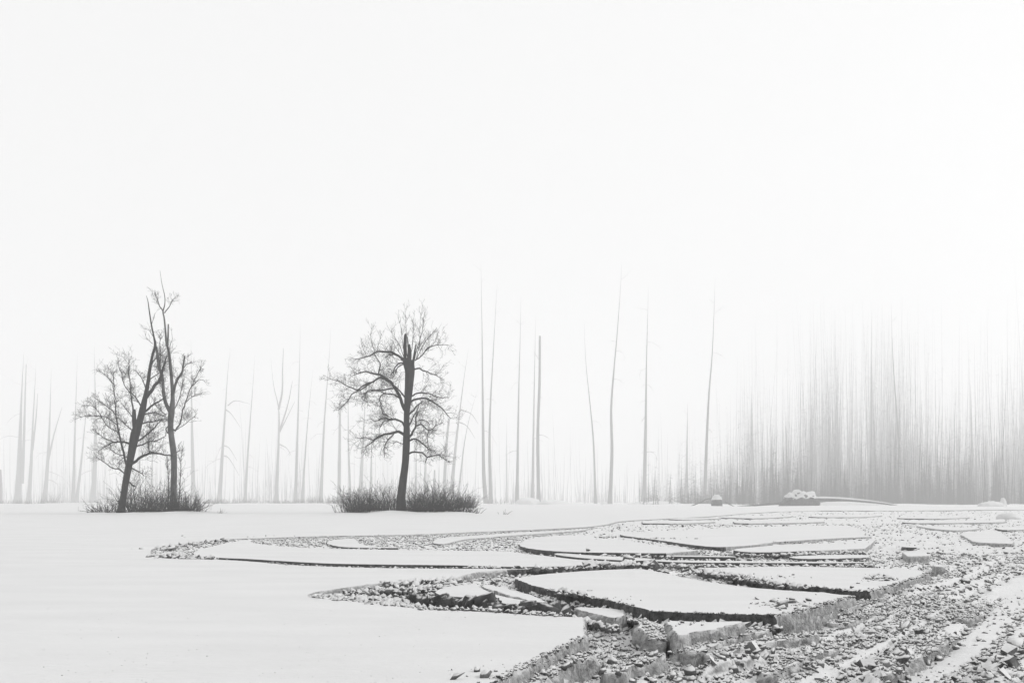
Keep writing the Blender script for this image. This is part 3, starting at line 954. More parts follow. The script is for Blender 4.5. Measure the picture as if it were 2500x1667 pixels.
center_trunk = [(550, 1490, 96), (549, 1465, 80), (547, 1380, 62), (560, 1250, 53), (576, 1130, 48), (583, 1000, 50), (585, 880, 42), (586, 790, 40), (596, 680, 52), (603, 580, 62), (606, 510, 68), (600, 470, 74), (598, 440, 78), (600, 428, 30)]
center_extra = [[(572, 470, 26), (574, 400, 22), (573, 330, 20), (575, 275, 16), (577, 258, 5)],
                [(590, 450, 14), (596, 380, 10), (592, 300, 8), (590, 278, 3)],
                [(606, 450, 24), (608, 380, 20), (603, 330, 8)],
                [(628, 460, 18), (640, 380, 12), (646, 330, 5)]]
center_limbs = [
    ([(560, 440), (530, 410), (480, 385), (420, 380), (370, 390), (320, 415), (270, 430), (240, 435)], 14, 3),
    ([(520, 404), (480, 398), (445, 414)], 6, 4),
    ([(560, 455), (525, 465), (500, 495), (490, 560)], 9, 3),
    ([(565, 462), (540, 480), (520, 500), (500, 555)], 7, 3),
    ([(572, 770), (548, 705), (515, 640), (475, 582), (420, 545), (370, 525), (310, 518), (260, 530), (220, 540)], 20, 3),
    ([(470, 582), (410, 555), (350, 585), (290, 615), (250, 637), (190, 610), (130, 580), (65, 562)], 12, 2),
    ([(350, 585), (280, 635), (215, 670), (180, 725), (130, 765)], 9, 2),
    ([(575, 690), (540, 650), (510, 620), (470, 590)], 9, 4),
    ([(530, 630), (470, 632), (400, 640), (340, 640), (310, 665), (300, 710)], 9, 3),
    ([(545, 700), (500, 670), (440, 660), (380, 640), (320, 655), (280, 690)], 8, 2),
    ([(440, 660), (412, 680), (408, 730), (425, 790), (455, 815)], 6, 3),
    ([(570, 880), (548, 850), (510, 836), (460, 832), (415, 830), (380, 845), (340, 830)], 12, 2),
    ([(500, 836), (430, 850), (405, 900), (400, 930)], 6, 2),
    ([(500, 836), (445, 800), (415, 750)], 5, 2),
    ([(572, 940), (535, 918), (500, 925), (440, 935), (390, 955), (350, 990), (305, 1020)], 17, 3),
    ([(440, 935), (370, 968), (310, 960), (250, 965)], 7, 2),
    ([(500, 928), (455, 985), (435, 1040), (440, 1090)], 8, 2),
    ([(560, 1000), (520, 985), (490, 1010)], 5, 2),
    ([(615, 680), (655, 662), (720, 660), (765, 675), (810, 690), (870, 688)], 9, 2),
    ([(612, 715), (655, 700), (720, 697), (770, 720), (810, 752), (850, 792), (885, 830)], 12, 3),
    ([(590, 815), (608, 798), (640, 760), (690, 715)], 12, 5),
    ([(590, 890), (606, 868), (625, 825), (655, 770), (670, 730)], 9, 3),
    ([(592, 962), (612, 940), (640, 890), (650, 820), (660, 780)], 14, 5),
    ([(645, 880), (690, 870), (730, 910), (780, 882), (820, 860)], 8, 2),
    ([(665, 840), (710, 840), (735, 860), (735, 920)], 6, 2),
    ([(590, 985), (612, 974), (650, 967), (690, 1000), (735, 1035), (775, 1052)], 11, 3),
    ([(735, 910), (720, 960), (730, 1010), (735, 1050)], 6, 2),
    ([(588, 1078), (605, 1062), (640, 1050), (690, 1060), (722, 1092), (770, 1076), (820, 1085), (885, 1128)], 11, 2),
    ([(722, 1092), (712, 1130)], 7, 3),
    ([(635, 500), (670, 494), (710, 515), (770, 532), (830, 560)], 9, 2),
    ([(395, 530), (410, 470), (385, 420), (368, 398)], 8, 3),
    ([(640, 440), (690, 400), (740, 350), (800, 335), (875, 335)], 7, 1.5)]
center_shoots = [
    ([(640, 430), (665, 330), (690, 250), (700, 160), (708, 95)], 7, 1.5), ([(650, 430), (672, 330), (675, 220), (680, 130)], 6, 1.5),
    ([(655, 430), (700, 330), (760, 260), (790, 220)], 6, 1.5), ([(660, 430), (720, 370), (770, 320), (800, 250)], 5, 1.5),
    ([(570, 430), (545, 350), (505, 290), (480, 240)], 6, 1.5), ([(565, 430), (530, 380), (490, 320)], 5, 1.5),
    ([(575, 420), (560, 330), (545, 220), (525, 140)], 5, 1.2), ([(590, 420), (585, 300), (580, 190), (575, 90)], 5, 1.2),
    ([(610, 420), (625, 320), (630, 200), (640, 130)], 5, 1.2), ([(372, 388), (345, 290), (350, 215)], 5, 1.5),
    ([(390, 385), (400, 320), (415, 260)], 4, 1.2), ([(320, 412), (290, 350), (275, 290)], 4, 1.2), ([(560, 440), (500, 420), (470, 330)], 4, 1.2)]
make_tree("broken_tree", "dark broken-topped bare tree with arching limbs standing alone in brush", Z2, Z2s, ISL_D, center_trunk, center_extra,
          center_limbs, np.random.default_rng(5), 11, (.25, .72), .75, 2, M_BARK, .45, center_shoots)

la_trunk = [(276, 1485, 60), (279, 1465, 46), (292, 1380, 38), (313, 1260, 38), (335, 1150, 40), (350, 1070, 46), (366, 1000, 52), (385, 950, 40), (403, 880, 40), (420, 800, 30), (436, 720, 22), (450, 620, 18), (465, 545, 15), (480, 490, 15), (472, 440, 10), (458, 370, 8), (447, 300, 7), (438, 235, 4.5), (428, 198, 2)]
la_extra = [[(366, 1010, 36), (358, 940, 28), (355, 890, 24), (355, 866, 18)]]
la_limbs = [
    ([(428, 795), (465, 745), (505, 695), (528, 630), (548, 560)], 20, 5),
    ([(312, 1200), (288, 1100), (267, 1000), (247, 900), (242, 800), (233, 700), (242, 640)], 12, 2),
    ([(345, 1075), (285, 1060), (230, 1065), (190, 1080), (140, 1115)], 11, 2),
    ([(250, 1062), (185, 1040), (130, 1000)], 7, 2),
    ([(338, 1190), (365, 1172), (400, 1147), (460, 1120), (520, 1130), (572, 1136)], 15, 4),
    ([(310, 1255), (275, 1225), (220, 1205), (160, 1165), (130, 1145)], 7, 2),
    ([(362, 1060), (400, 1040), (440, 1010), (490, 960), (525, 925)], 10, 3),
    ([(420, 880), (470, 840), (530, 800), (550, 780)], 12, 3),
    ([(415, 895), (480, 885), (545, 912)], 7, 3),
    ([(350, 880), (337, 770), (326, 660), (325, 570)], 9, 2),
    ([(402, 860), (370, 810), (335, 760)], 8, 3),
    ([(485, 500), (500, 560), (512, 640), (508, 720)], 10, 6),
    ([(450, 615), (490, 560), (535, 520)], 8, 2),
    ([(352, 1095), (390, 1078), (440, 1060), (500, 1045), (545, 1020)], 8, 2),
    ([(400, 950), (460, 940), (550, 922)], 8, 2),
    ([(328, 1205), (390, 1240), (415, 1258)], 8, 3),
    ([(310, 1285), (365, 1325)], 8, 6),
    ([(246, 900), (200, 850), (120, 795)], 6, 2), ([(258, 960), (190, 910), (110, 905), (35, 910)], 5, 2),
    ([(262, 1000), (190, 960), (120, 850), (40, 845)], 5, 1.5),
    ([(235, 720), (190, 670), (150, 640)], 5, 2), ([(338, 780), (300, 720), (260, 590)], 5, 1.5),
    ([(360, 930), (320, 880), (280, 830)], 6, 2), ([(355, 1000), (300, 950), (260, 920)], 6, 2),
    ([(430, 760), (395, 680), (370, 640)], 6, 2), ([(440, 700), (490, 660), (540, 630)], 6, 2), ([(300, 1140), (240, 1120), (200, 1090)], 5, 2),
    ([(445, 1130), (440, 1060), (450, 960), (440, 880)], 7, 2), ([(345, 1180), (300, 1150), (255, 1190)], 5, 2)]
la_shoots = [([(470, 440), (440, 400), (405, 390)], 4, 1.2), ([(458, 370), (470, 330), (478, 300)], 4, 1), ([(465, 480), (430, 450), (420, 420)], 4, 1), ([(325, 600), (290, 560), (250, 540)], 3, 1)]
make_tree("leaning_tree", "dark leaning forked tree on the left islet, bending right", Z1, Z1s, ISL_D - .1, la_trunk, la_extra, la_limbs,
          np.random.default_rng(8), 11, (.22, .62), .25, 2, M_BARK, .5, la_shoots)

lb_trunk = [(582, 1490, 66), (583, 1460, 52), (586, 1400, 40), (591, 1250, 35), (589, 1130, 36), (576, 1030, 32), (570, 950, 32), (576, 885, 36), (583, 800, 23), (578, 700, 19), (570, 620, 18), (562, 540, 15), (546, 470, 13), (540, 400, 11), (533, 330, 9), (526, 292, 8), (536, 250, 6), (536, 200, 4.5), (520, 130, 3), (508, 50, 1.5)]
lb_extra = [[(553, 500, 10), (556, 430, 10), (557, 365, 8)]]
lb_limbs = [
    ([(566, 880), (542, 825), (527, 745), (520, 680), (500, 610), (485, 500)], 20, 9),
    ([(528, 295), (503, 245), (480, 185)], 7, 2), ([(535, 300), (560, 262), (586, 220)], 6, 2),
    ([(588, 770), (608, 705), (635, 650), (650, 590), (656, 555)], 15, 7),
    ([(645, 625), (668, 605), (692, 584)], 6, 2),
    ([(585, 985), (605, 985), (630, 930), (650, 850), (680, 760), (720, 680), (742, 635)], 9, 2),
    ([(582, 880), (606, 840), (630, 770), (652, 690)], 6, 2),
    ([(562, 960), (545, 985), (560, 1015)], 9, 4), ([(600, 1125), (625, 1108)], 5, 3),
    ([(545, 900), (500, 860), (470, 830)], 6, 2), ([(515, 640), (535, 600), (555, 540)], 6, 2), ([(508, 600), (510, 500), (505, 430)], 6, 2),
    ([(690, 740), (730, 700), (770, 690)], 4, 1.5), ([(655, 830), (700, 790), (760, 770)], 4, 1.5), ([(610, 985), (670, 940), (730, 890)], 4, 1.5)]
make_tree("slim_tree", "paler slim tree with tall thin top, right one on the left islet", Z1, Z1s, ISL_D + .35, lb_trunk, lb_extra, lb_limbs,
          np.random.default_rng(9), 8, (.2, .5), .15, 2, M_PALE, .6, [([(560, 520), (580, 450), (575, 400)], 4, 1)], .006)


def sapling(pts, conv, zs, d, label, rs):
    base = P(*conv(*pts[0]), d)
    root = empty("sapling", tuple(base)); tag(root, label, "sapling", "young trees on the left islet")
    Wl, Rl = limb_from_zoom(pts, 7 / zs, 1.6 / zs, conv, d, 0.0, 1.0)
    V, Fc = tubes_mesh([(Wl, Rl)], 5); mesh_obj("trunk", V, Fc, M_TWIG, root)
    V, Fc = tubes_mesh(grow_twigs([(Wl, Rl)], rs, 16, .2, .5, 0, 1, 1.0, .006, .2), 3); mesh_obj("crown", V, Fc, M_TWIG, root)


sapling([(556, 1480), (558, 1380), (556, 1260), (552, 1150)], Z1, Z1s, ISL_D - .3, "thin sapling hugging the left side of the slim pale tree", np.random.default_rng(31))
sapling([(615, 1480), (622, 1380), (630, 1240), (635, 1105)], Z1, Z1s, ISL_D - .2, "thin sapling standing just right of the slim pale tree", np.random.default_rng(32))

# ------------------------------------------------------------------ shrubs
def shrub(px, py, d, halfw, height, n, label, seed, group="shrubs on the two islets", lean=.35, name="shrub", fine=1.0, twigs=True, cat="shrub"):
    rs = np.random.default_rng(seed)
    c = P(px, py, d); c[2] = float(terrain(c[0], d)) - .03
    root = empty(name, tuple(c)); tag(root, label, cat, group)
    hw = halfw / F * d; hh = height / F * d
    out = []
    for _ in range(n):
        u = float(np.clip(rs.normal() * .5, -1.1, 1.1))
        x = c[0] + u * hw; y_ = d + rs.uniform(-.5, .5)
        env = math.sqrt(max(.10, 1 - .6 * u * u))
        h = hh * env * rs.uniform(.25, 1.0) ** 1.25 * (.95 + .9 * float(vnoise(np.array(x * 2.3), np.array(y_ * .5), 7)))
        if rs.random() < .12: h *= 1.35
        dirv = np.array([u * lean + rs.normal() * .38, rs.normal() * .3, 1.0]); dirv /= np.linalg.norm(dirv)
        p = np.array([x, y_, c[2]]); q = p.copy(); pts = [q.copy()]; rr = rs.uniform(.007, .014) * fine; rad = [rr]
        m = 5
        for i in range(m):
            dirv = dirv + rs.normal(size=3) * .13 + np.array([u * .03, 0, -.02]); dirv /= np.linalg.norm(dirv)
            q = q + dirv * h / m; pts.append(q.copy()); rad.append(rr * (1 - .7 * (i + 1) / m))
            if twigs and i > 0 and rs.random() < .65:
                cd = dirv + rs.normal(size=3) * .55; cd /= np.linalg.norm(cd)
                twig_recurse(out, q.copy(), cd, h * rs.uniform(.2, .42), max(rad[-1] * .7, .0035 * fine), 1 if rs.random() < .35 else 0, 0, rs, .3)
        out.append((np.array(pts), np.array(rad)))
    V, Fc = tubes_mesh(out, 3)
    mesh_obj("stems", V, Fc, M_TWIG, root)


B = 1257
shrub(872, B, ISL_D - .2, 44, 58, 210, "rounded thicket at the left end of the middle islet", 41, lean=.5)
shrub(915, B, ISL_D + .3, 40, 70, 150, "tall upright brush just left of the broken tree", 42)
shrub(950, B, ISL_D + .1, 26, 92, 90, "sparse tall stems touching the left of the broken tree trunk", 43)
shrub(1010, B, ISL_D + .2, 38, 78, 240, "dense dark brush against the right side of the broken tree", 44)
shrub(1060, B, ISL_D - .2, 45, 66, 260, "dense dark thicket farther right of the broken tree", 45)
shrub(1110, B, ISL_D + .3, 44, 56, 200, "low thicket at the right end of the middle islet", 46, lean=.5)
shrub(1155, B, ISL_D - .3, 26, 24, 30, "sparse reedy tufts beyond the right end of the middle islet", 47, lean=.6, twigs=False)
shrub(1232, 1254, ISL_D - .2, 16, 22, 12, "small lone tuft of grass stems right of the middle islet", 48, lean=.6, twigs=False)
shrub(262, B, ISL_D, 38, 62, 100, "loose leaning brush at the left end of the left islet", 49, lean=.6)
shrub(338, B, ISL_D - .1, 44, 82, 200, "tall brush filling the gap between the two left trees", 50)
shrub(385, B, ISL_D + .2, 34, 78, 150, "dark brush left of the slim pale tree trunk", 51)
shrub(452, B, ISL_D + .1, 46, 58, 300, "dense fan-shaped bush at the right end of the left islet", 52, lean=.7)
shrub(1136, 1240, 58, 22, 40, 260, "rounded pale bush behind the right end of the middle islet", 55, lean=.6, fine=1.3)
shrub(226, B, ISL_D - .3, 14, 22, 14, "small tuft of twigs left of the left islet", 53, lean=.6, twigs=False)
shrub(540, 1256, ISL_D - .2, 7, 30, 7, "few thin lone stems on open snow between the two islets", 54, lean=.5, twigs=False)
for i, (px, lab) in enumerate([(330, "snowy tussock under the leaning tree")]):
    pass

# snow-free tussocks at the trunk feet
# ------------------------------------------------------------------ far trees along the bank
def far_tree(pts, w, d, label, nb=5, seed=0, stub=False, extra=()):
    """pts: photo pixels base to top; w: trunk width at the base in photo pixels"""
    rs = np.random.default_rng(seed + 500)
    sp = spline(np.array(pts, float))
    L = np.concatenate([[0], np.cumsum(np.linalg.norm(np.diff(sp, axis=0), axis=1))]); u = L / L[-1]
    W = np.array([P(a, b, d) for a, b in sp])
    zb = float(terrain(W[0, 0], d)) - .05
    W[0, 2] = zb
    if W[1, 2] < zb: W = np.delete(W, 1, 0); u = np.delete(u, 1)
    R = w / F * d / 2 * ((1 - u * (.45 if stub else .95)) ** (1.0 if stub else 1.35)) * (1 + .35 * np.exp(-u * 30))
    R *= 1 + .10 * vnoise(u * 25, u * 0, seed)
    root = empty("bare_tree", tuple(W[0])); tag(root, label, "tree", "bare trees along the foggy bank")
    V, Fc = tubes_mesh([(W, R)], 8); mesh_obj("trunk", V, Fc, M_FARBARK, root, True)
    out = []
    for e, we in extra:
        se = spline(np.array(e, float)); We = np.array([P(a, b, d) for a, b in se])
        ue = np.linspace(0, 1, len(We)); out.append((We, we / F * d / 2 * (1 - .8 * ue)))
    for _ in range(nb):
        t = rs.uniform(.22, .97); i = int(t * (len(W) - 1)); p = W[i]
        sgn = rs.choice([-1, 1]); l = rs.uniform(.5, 1.6) * (1 - .4 * t) * (w / 9) * d / 170
        dirv = np.array([sgn * .9, rs.normal() * .6, .55 if t > .6 else .2]); q = p.copy(); pp = [q.copy()]; r0 = max(.03, R[i] * .16); rr = [r0]
        dirv /= np.linalg.norm(dirv)
        for k in range(6):
            dirv = dirv + np.array([0, 0, -.22 if t < .75 else .08]) + rs.normal(size=3) * .12; dirv /= np.linalg.norm(dirv)
            q = q + dirv * l * .32; pp.append(q.copy()); rr.append(r0 * (1 - .8 * (k + 1) / 6))
            if rs.random() < .5:
                c2 = dirv + rs.normal(size=3) * .6; c2 /= np.linalg.norm(c2)
                out.append((np.array([q, q + c2 * l * .35, q + c2 * l * .6 + np.array([0, 0, -.05])]), np.array([r0 * .5, r0 * .35, r0 * .2])))
        out.append((np.array(pp), np.array(rr)))
    if out:
        V, Fc = tubes_mesh(out, 4); mesh_obj("crown", V, Fc, M_FARBARK, root)


FT = [
    ([(2, 1229), (2, 1190), (1, 1146)], 9, 140, "pale broken stump cut by the left frame edge", 0, True),
    ([(43, 1229), (47, 1130), (51, 1010), (54, 940), (58, 860)], 17, 160, "thick pale twin-stemmed tree, first whole one at the far left", 5, False, [([(54, 1180), (58, 1080), (61, 980), (64, 890)], 10)]),
    ([(70, 1229), (76, 1130), (81, 1020), (86, 930), (88, 880)], 11, 165, "pale trunk just right of the twin-stemmed far left tree", 5, False, [([(79, 1100), (88, 1020), (92, 960)], 6)]),
    ([(108, 1229), (115, 1150), (120, 1060), (123, 980), (125, 900)], 12, 165, "pale forked tree with one thin stem slanting right, far left", 5, False, [([(118, 1122), (132, 1060), (151, 995)], 6)]),
    ([(178, 1230), (181, 1130), (184, 1020), (187, 930), (189, 860)], 9, 155, "left stem of the pale close pair left of the left islet", 4),
    ([(186, 1230), (198, 1130), (210, 1010), (218, 940)], 9, 158, "right slanting stem of the pale close pair left of the left islet", 5),
    ([(226, 1230), (232, 1120), (233, 1000), (231, 900), (230, 840)], 14, 165, "thick pale trunk half hidden by the left end of the left islet", 5),
    ([(340, 1230), (341, 1140), (342, 1050)], 8, 165, "faint trunk seen through brush between the two left trees, left one", 1),
    ([(369, 1230), (371, 1150), (374, 1050)], 10, 160, "faint trunk seen through brush between the two left trees, right one", 1),
    ([(473, 1230), (470, 1110), (468, 1000), (467, 900), (466, 830)], 13, 158, "pale straight trunk just right of the left islet", 5),
    ([(535, 1230), (542, 1120), (550, 1000), (556, 910), (562, 850)], 12, 155, "pale leaning trunk with long drooping branches right of the left islet", 4, False,
     [([(552, 1000), (566, 1012), (588, 1045)], 3), ([(545, 1087), (560, 1094), (579, 1125)], 3), ([(547, 1112), (560, 1120), (584, 1160)], 3), ([(556, 990), (575, 978), (610, 986)], 3)]),
    ([(598, 1230), (605, 1110), (613, 1000), (619, 920), (622, 860)], 8, 155, "slim pale leaning trunk between the two islets, second from the left islet", 4),
    ([(674, 1230), (678, 1130), (681, 1056), (680, 996), (668, 940), (661, 875)], 11, 155, "pale many-forked tree in the middle between the two islets", 3, False,
     [([(680, 1000), (689, 955), (690, 900), (692, 850)], 6), ([(681, 1056), (702, 990), (714, 930)], 5), ([(681, 1058), (700, 1020), (720, 980)], 4), ([(682, 1084), (700, 1094), (710, 1110)], 3)]),
    ([(721, 1231), (725, 1100), (729, 970), (732, 860), (733, 790)], 9, 145, "tall slim trunk, left of the close pair between the islets", 4),
    ([(737, 1230), (748, 1070), (756, 980), (764, 900)], 7, 150, "thin slanting trunk, right of the close pair between the islets", 4),
    ([(783, 1230), (790, 1060), (797, 960), (803, 880), (808, 800)], 9, 150, "tall pale leaning trunk left of the middle islet", 5),
    ([(827, 1230), (829, 1100), (830, 1000), (831, 975)], 9, 145, "straight pale trunk with broken top at the left end of the middle islet", 1, True),
    ([(856, 1230), (851, 1100), (850, 990), (850, 900)], 8, 150, "slim pale trunk bowing over the rounded thicket", 3),
    ([(838, 1225), (839, 1184)], 4, 145, "tiny thin snag above the rounded thicket", 0, True),
    ([(879, 1230), (885, 1100), (890, 1010), (894, 920)], 13, 160, "thick pale trunk behind the left limbs of the broken tree", 3),
    ([(905, 1230), (907, 1100), (909, 1000)], 8, 150, "slim pale trunk nearest the broken tree on its left", 3),
    ([(1015, 1230), (1016, 1120), (1016, 1040)], 7, 155, "faint slim trunk behind the right limbs of the broken tree, left one", 2),
    ([(1037, 1230), (1038, 1120), (1039, 1030)], 8, 155, "faint slim trunk behind the right limbs of the broken tree, right one", 2),
    ([(1058, 1230), (1059, 1190), (1061, 1147)], 6, 145, "short broken snag rising from the dark thicket", 0, True),
    ([(1083, 1231), (1089, 1100), (1096, 1022)], 9, 140, "broken-topped pale trunk leaning right beside the broken tree", 1, True),
    ([(1099, 1231), (1113, 1084), (1124, 993), (1134, 915), (1144, 850)], 11, 145, "thick pale trunk leaning right behind the low thicket", 5, False, [([(1120, 1030), (1140, 1040), (1160, 1070)], 3), ([(1124, 1000), (1150, 1010), (1168, 1035)], 3)]),
    ([(1117, 1231), (1131, 1102), (1144, 1029), (1166, 950)], 6, 145, "thin crooked trunk slanting right above the low thicket", 5),
    ([(1187, 1233), (1181, 1156), (1179, 1011), (1177, 829), (1175, 690), (1174, 640)], 10, 125, "very tall slim trunk, left of the tall pair right of the islet", 4),
    ([(1198, 1233), (1195, 1084), (1198, 974), (1204, 865), (1211, 740), (1214, 690)], 9, 125, "very tall slim trunk, right of the tall pair right of the islet", 4),
    ([(1237, 1229), (1237, 1120), (1237, 1010)], 6, 190, "barely visible thin trunk right of the tall pair", 3),
    ([(1262, 1231), (1266, 981), (1270, 821), (1272, 720)], 8.5, 128, "tall straight slim trunk left of the snowy mounds", 5),
    ([(1300, 1230), (1303, 1021), (1306, 861), (1308, 770)], 8.5, 140, "tall slim trunk rising behind the snowy mound, left of a pair", 3),
    ([(1315, 1233), (1313, 1062), (1317, 941), (1318, 820)], 9, 122, "tall slim trunk at the foot of the snowy mound, right of a pair", 3, True),
    ([(1454, 1231), (1449, 1082), (1440, 981), (1430, 881), (1426, 780)], 6.5, 128, "thin trunk leaning left in the open middle of the bank", 2),
    ([(1489, 1233), (1494, 1102), (1492, 1001), (1499, 901), (1507, 812), (1515, 700), (1518, 640)], 10, 122, "tall curved trunk in the open middle of the bank", 4),
    ([(1572, 1231), (1576, 1062), (1578, 901), (1581, 780), (1583, 700)], 11, 128, "tall straight thick trunk at the left edge of the dark wood", 9),
    ([(1720, 1233), (1725, 1082), (1731, 961), (1739, 861), (1744, 740), (1746, 680)], 9.5, 118, "tall slim trunk beside the small snow-capped stump", 4),
    ([(2206, 1234), (2197, 1121), (2189, 1006), (2182, 910), (2178, 830), (2176, 740)], 8.5, 118, "slim trunk leaning left at the end of the fallen log", 5),
    ([(1676, 1228), (1677, 1110), (1679, 980)], 10, 150, "faint trunk at the left edge of the dark wood", 8),
    ([(1836, 1228), (1836, 1100), (1834, 940)], 11, 145, "faint dark trunk above the left of the root plate", 9),
    ([(2126, 1228), (2127, 1080), (2127, 900), (2128, 760)], 10, 138, "faint dark trunk above the middle of the fallen log", 9),
    ([(2374, 1228), (2372, 1100), (2370, 940)], 12, 145, "faint dark trunk in the wood at the far right", 9),
]
for i, t in enumerate(FT):
    far_tree(t[0], t[1], t[2] * 2.35, t[3], t[4], i * 13, t[5] if len(t) > 5 else False, t[6] if len(t) > 6 else ())

# ------------------------------------------------------------------ far wood at the right: one dark mass in the fog
rs = np.random.default_rng(77)
tub, quads = [], []


def column(px, seed):          # the wood is thick in some places, thin in others
    c = float(sstep(1560, 2020, px)) * (.85 + .6 * float(vnoise(np.array(px * .011), np.array(0.), seed)))
    return max(.06, c * (1 - .15 * math.exp(-((px - 2290) / 70) ** 2)) + .25 * math.exp(-((px - 2090) / 120) ** 2) + .25 * float(sstep(2300, 2450, px)))


for n_, d0, d1, h0, hs, r1 in [(4000, 160, 205, 1.6, 2.9, .05), (4200, 225, 300, 3.0, 6.5, .05), (7500, 310, 410, 4.0, 14.0, .065)]:
    k = 0
    while k < n_:                                       # slim close-set trunks, few of them tall
        px = rs.uniform(1560, 2720)
        if rs.random() > column(px, d0): continue
        if rs.random() > .55 + float(vnoise(np.array(px * .12), np.array(0.), d0 + 1)): continue
        k += 1
        d = rs.uniform(d0, d1); x = P(px, 0, d)[0]
        z0 = float(np.interp(d, [110, 170, 237, 313, 420], [-.3, -.68, -1.06, -1.48, -2.0])) - .3
        h = min(h0 + rs.exponential(hs * (.4 + .6 * column(px, d0) + (.6 * math.exp(-((px - 2090) / 150) ** 2) if d0 > 300 else 0))), 64)
        zz = np.array([0, .35, .7, 1.0]) * h; lean = rs.normal() * .03
        tub.append((np.column_stack([x + lean * zz + rs.normal(size=4) * .05, np.full(4, d), z0 + zz]), r1 * rs.uniform(.5, 1.5) * np.array([1.2, .8, .45, .06])))
        for _ in range(5 if d0 < 300 else 8):           # drooping boughs on the trunk
            f = rs.uniform(.1, .97); l = rs.uniform(.5, 1.6) * (1.1 - f) * (1 if d0 < 300 else 2.2); sg = rs.choice([-1, 1])
            p0 = np.array([x + lean * f * h, d, z0 + f * h]); pe = p0 + np.array([sg * l, rs.normal() * l * .6, -l * rs.uniform(.2, .9)])
            w = np.array([0, 0, r1 * .5])
            quads.append([p0 - w, p0 + w, pe + w * .3, pe - w * .3])
V, Fc = tubes_mesh(tub, 3)
Q = np.array(quads).reshape(-1, 3)
Fq = np.arange(len(Q)).reshape(-1, 4) + len(V)
wood = mesh_obj("far_wood", np.vstack([V, Q]), np.vstack([Fc, Fq]), M_FARBARK)
tag(wood, "dark mass of distant trees fading into fog at the right", "wood", kind="stuff")

# the faint edge of the wood far behind the left and middle of the bank
tub = []
for k in range(2600):
    px = rs.uniform(-150, 1640)
    if rs.random() > .6 + float(vnoise(np.array(px * .02), np.array(0.), 19)): continue
    d = rs.uniform(430, 560); x = P(px, 0, d)[0]; z0 = float(terrain(x, d)) - .4
    h = min(3 + rs.exponential(9), 45); zz = np.array([0, .4, .75, 1.0]) * h; lean = rs.normal() * .04
    tub.append((np.column_stack([x + lean * zz + rs.normal(size=4) * .12, np.full(4, d), z0 + zz]), rs.uniform(.08, .2) * np.array([1.2, .8, .45, .06])))
V, Fc = tubes_mesh(tub, 3)
tag(mesh_obj("faint_wood", V, Fc, M_FARBARK), "barely visible edge of wood behind the bare trunks at left and middle", "wood", kind="stuff")

# low brush along the foot of the far bank
out = []
for (x0, x1, dd, n, hgt) in [(500, 780, 225, 900, 1.7), (0, 240, 230, 420, 1.5), (780, 850, 220, 260, 2.6), (90, 140, 220, 70, 3.2), (1545, 1680, 205, 120, 1.0), (1190, 1260, 215, 60, 1.8)]:
    for _ in range(n):
        px = rs.uniform(x0, x1); d = dd + rs.uniform(-4, 6); x = P(px, 0, d)[0]; z = float(terrain(x, d)) - .03
        h = hgt * rs.uniform(.25, 1.0) * (.6 + .8 * abs(float(vnoise(np.array(px * .03), np.array(0.), 3))))
        q = np.array([x, d, z]); dv = np.array([rs.normal() * .3, rs.normal() * .3, 1])
        out.append((np.array([q, q + dv * h * .5, q + dv * h + rs.normal(size=3) * h * .12]), np.array([.025, .018, .009])))
V, Fc = tubes_mesh(out, 3)
tag(mesh_obj("bank_brush", V, Fc, M_TWIG), "low pale brush along the foot of the far bank", "brush", kind="stuff")

# ------------------------------------------------------------------ fallen tree, stumps, poles and mounds on the bank
def dome(name, cx, cy, z0, rx, ry, rz, material, parent=None, seed=0, rough=.25, zcut=-.15, nu=36, nv=12, freq=2.5):
    VV, FF = [], []
    for j in range(nv + 1):
        ph = math.pi / 2 * (1 - j / nv) if zcut == 0 else (math.pi / 2) * (1 - j / nv * (1 - zcut))
        for i in range(nu):
            th = 2 * math.pi * i / nu
            v = np.array([math.cos(ph) * math.cos(th), math.cos(ph) * math.sin(th), math.sin(ph)])
            k = 1 + rough * (float(vnoise(np.array(v[0] * freq + seed), np.array(v[2] * freq + v[1] * 1.7), seed)) + .6 * float(vnoise(np.array(v[0] * freq * 3 + seed), np.array(v[2] * freq * 3 + v[1] * 4), seed + 1)))
            VV.append([cx + v[0] * rx * k, cy + v[1] * ry * k, z0 + v[2] * rz * k])
    for j in range(nv):
        for i in range(nu):
            a, b = j * nu + i, j * nu + (i + 1) % nu
            FF.append([a, a + nu, b + nu, b])
    return mesh_obj(name, VV, np.array(FF), material, parent, True)


def px2m(p, d): return p / F * d


D2 = 110.0
zt = float(terrain(P(1950, 0, D2)[0], D2))
cx = P(1952, 0, D2)[0]
rp = empty("root_plate", (cx, D2, zt)); tag(rp, "large uprooted root plate with a thick snow cap before the dark wood", "root plate")
dome("root_mass", cx, D2, zt - .1, px2m(46, D2), .8, px2m(40, D2), M_ROOT, rp, 3, .30, freq=4)
dome("snow_cap", cx, D2 + .03, zt - .1, px2m(49, D2), .84, px2m(43.5, D2), M_CAP, rp, 3, .30, .36, freq=4)
out = []
for _ in range(16):
    a = rs.uniform(0, math.pi); p = np.array([cx + math.cos(a) * 1.6, D2 - .5, zt + .05 + math.sin(a) * .9]); dv = np.array([math.cos(a), -.6, math.sin(a) * .6 - .2])
    out.append((np.array([p, p + dv * .25, p + dv * .45 + rs.normal(size=3) * .08]), np.array([.04, .03, .012])))
V, Fc = tubes_mesh(out, 5); mesh_obj("roots", V, Fc, M_ROOT, rp)

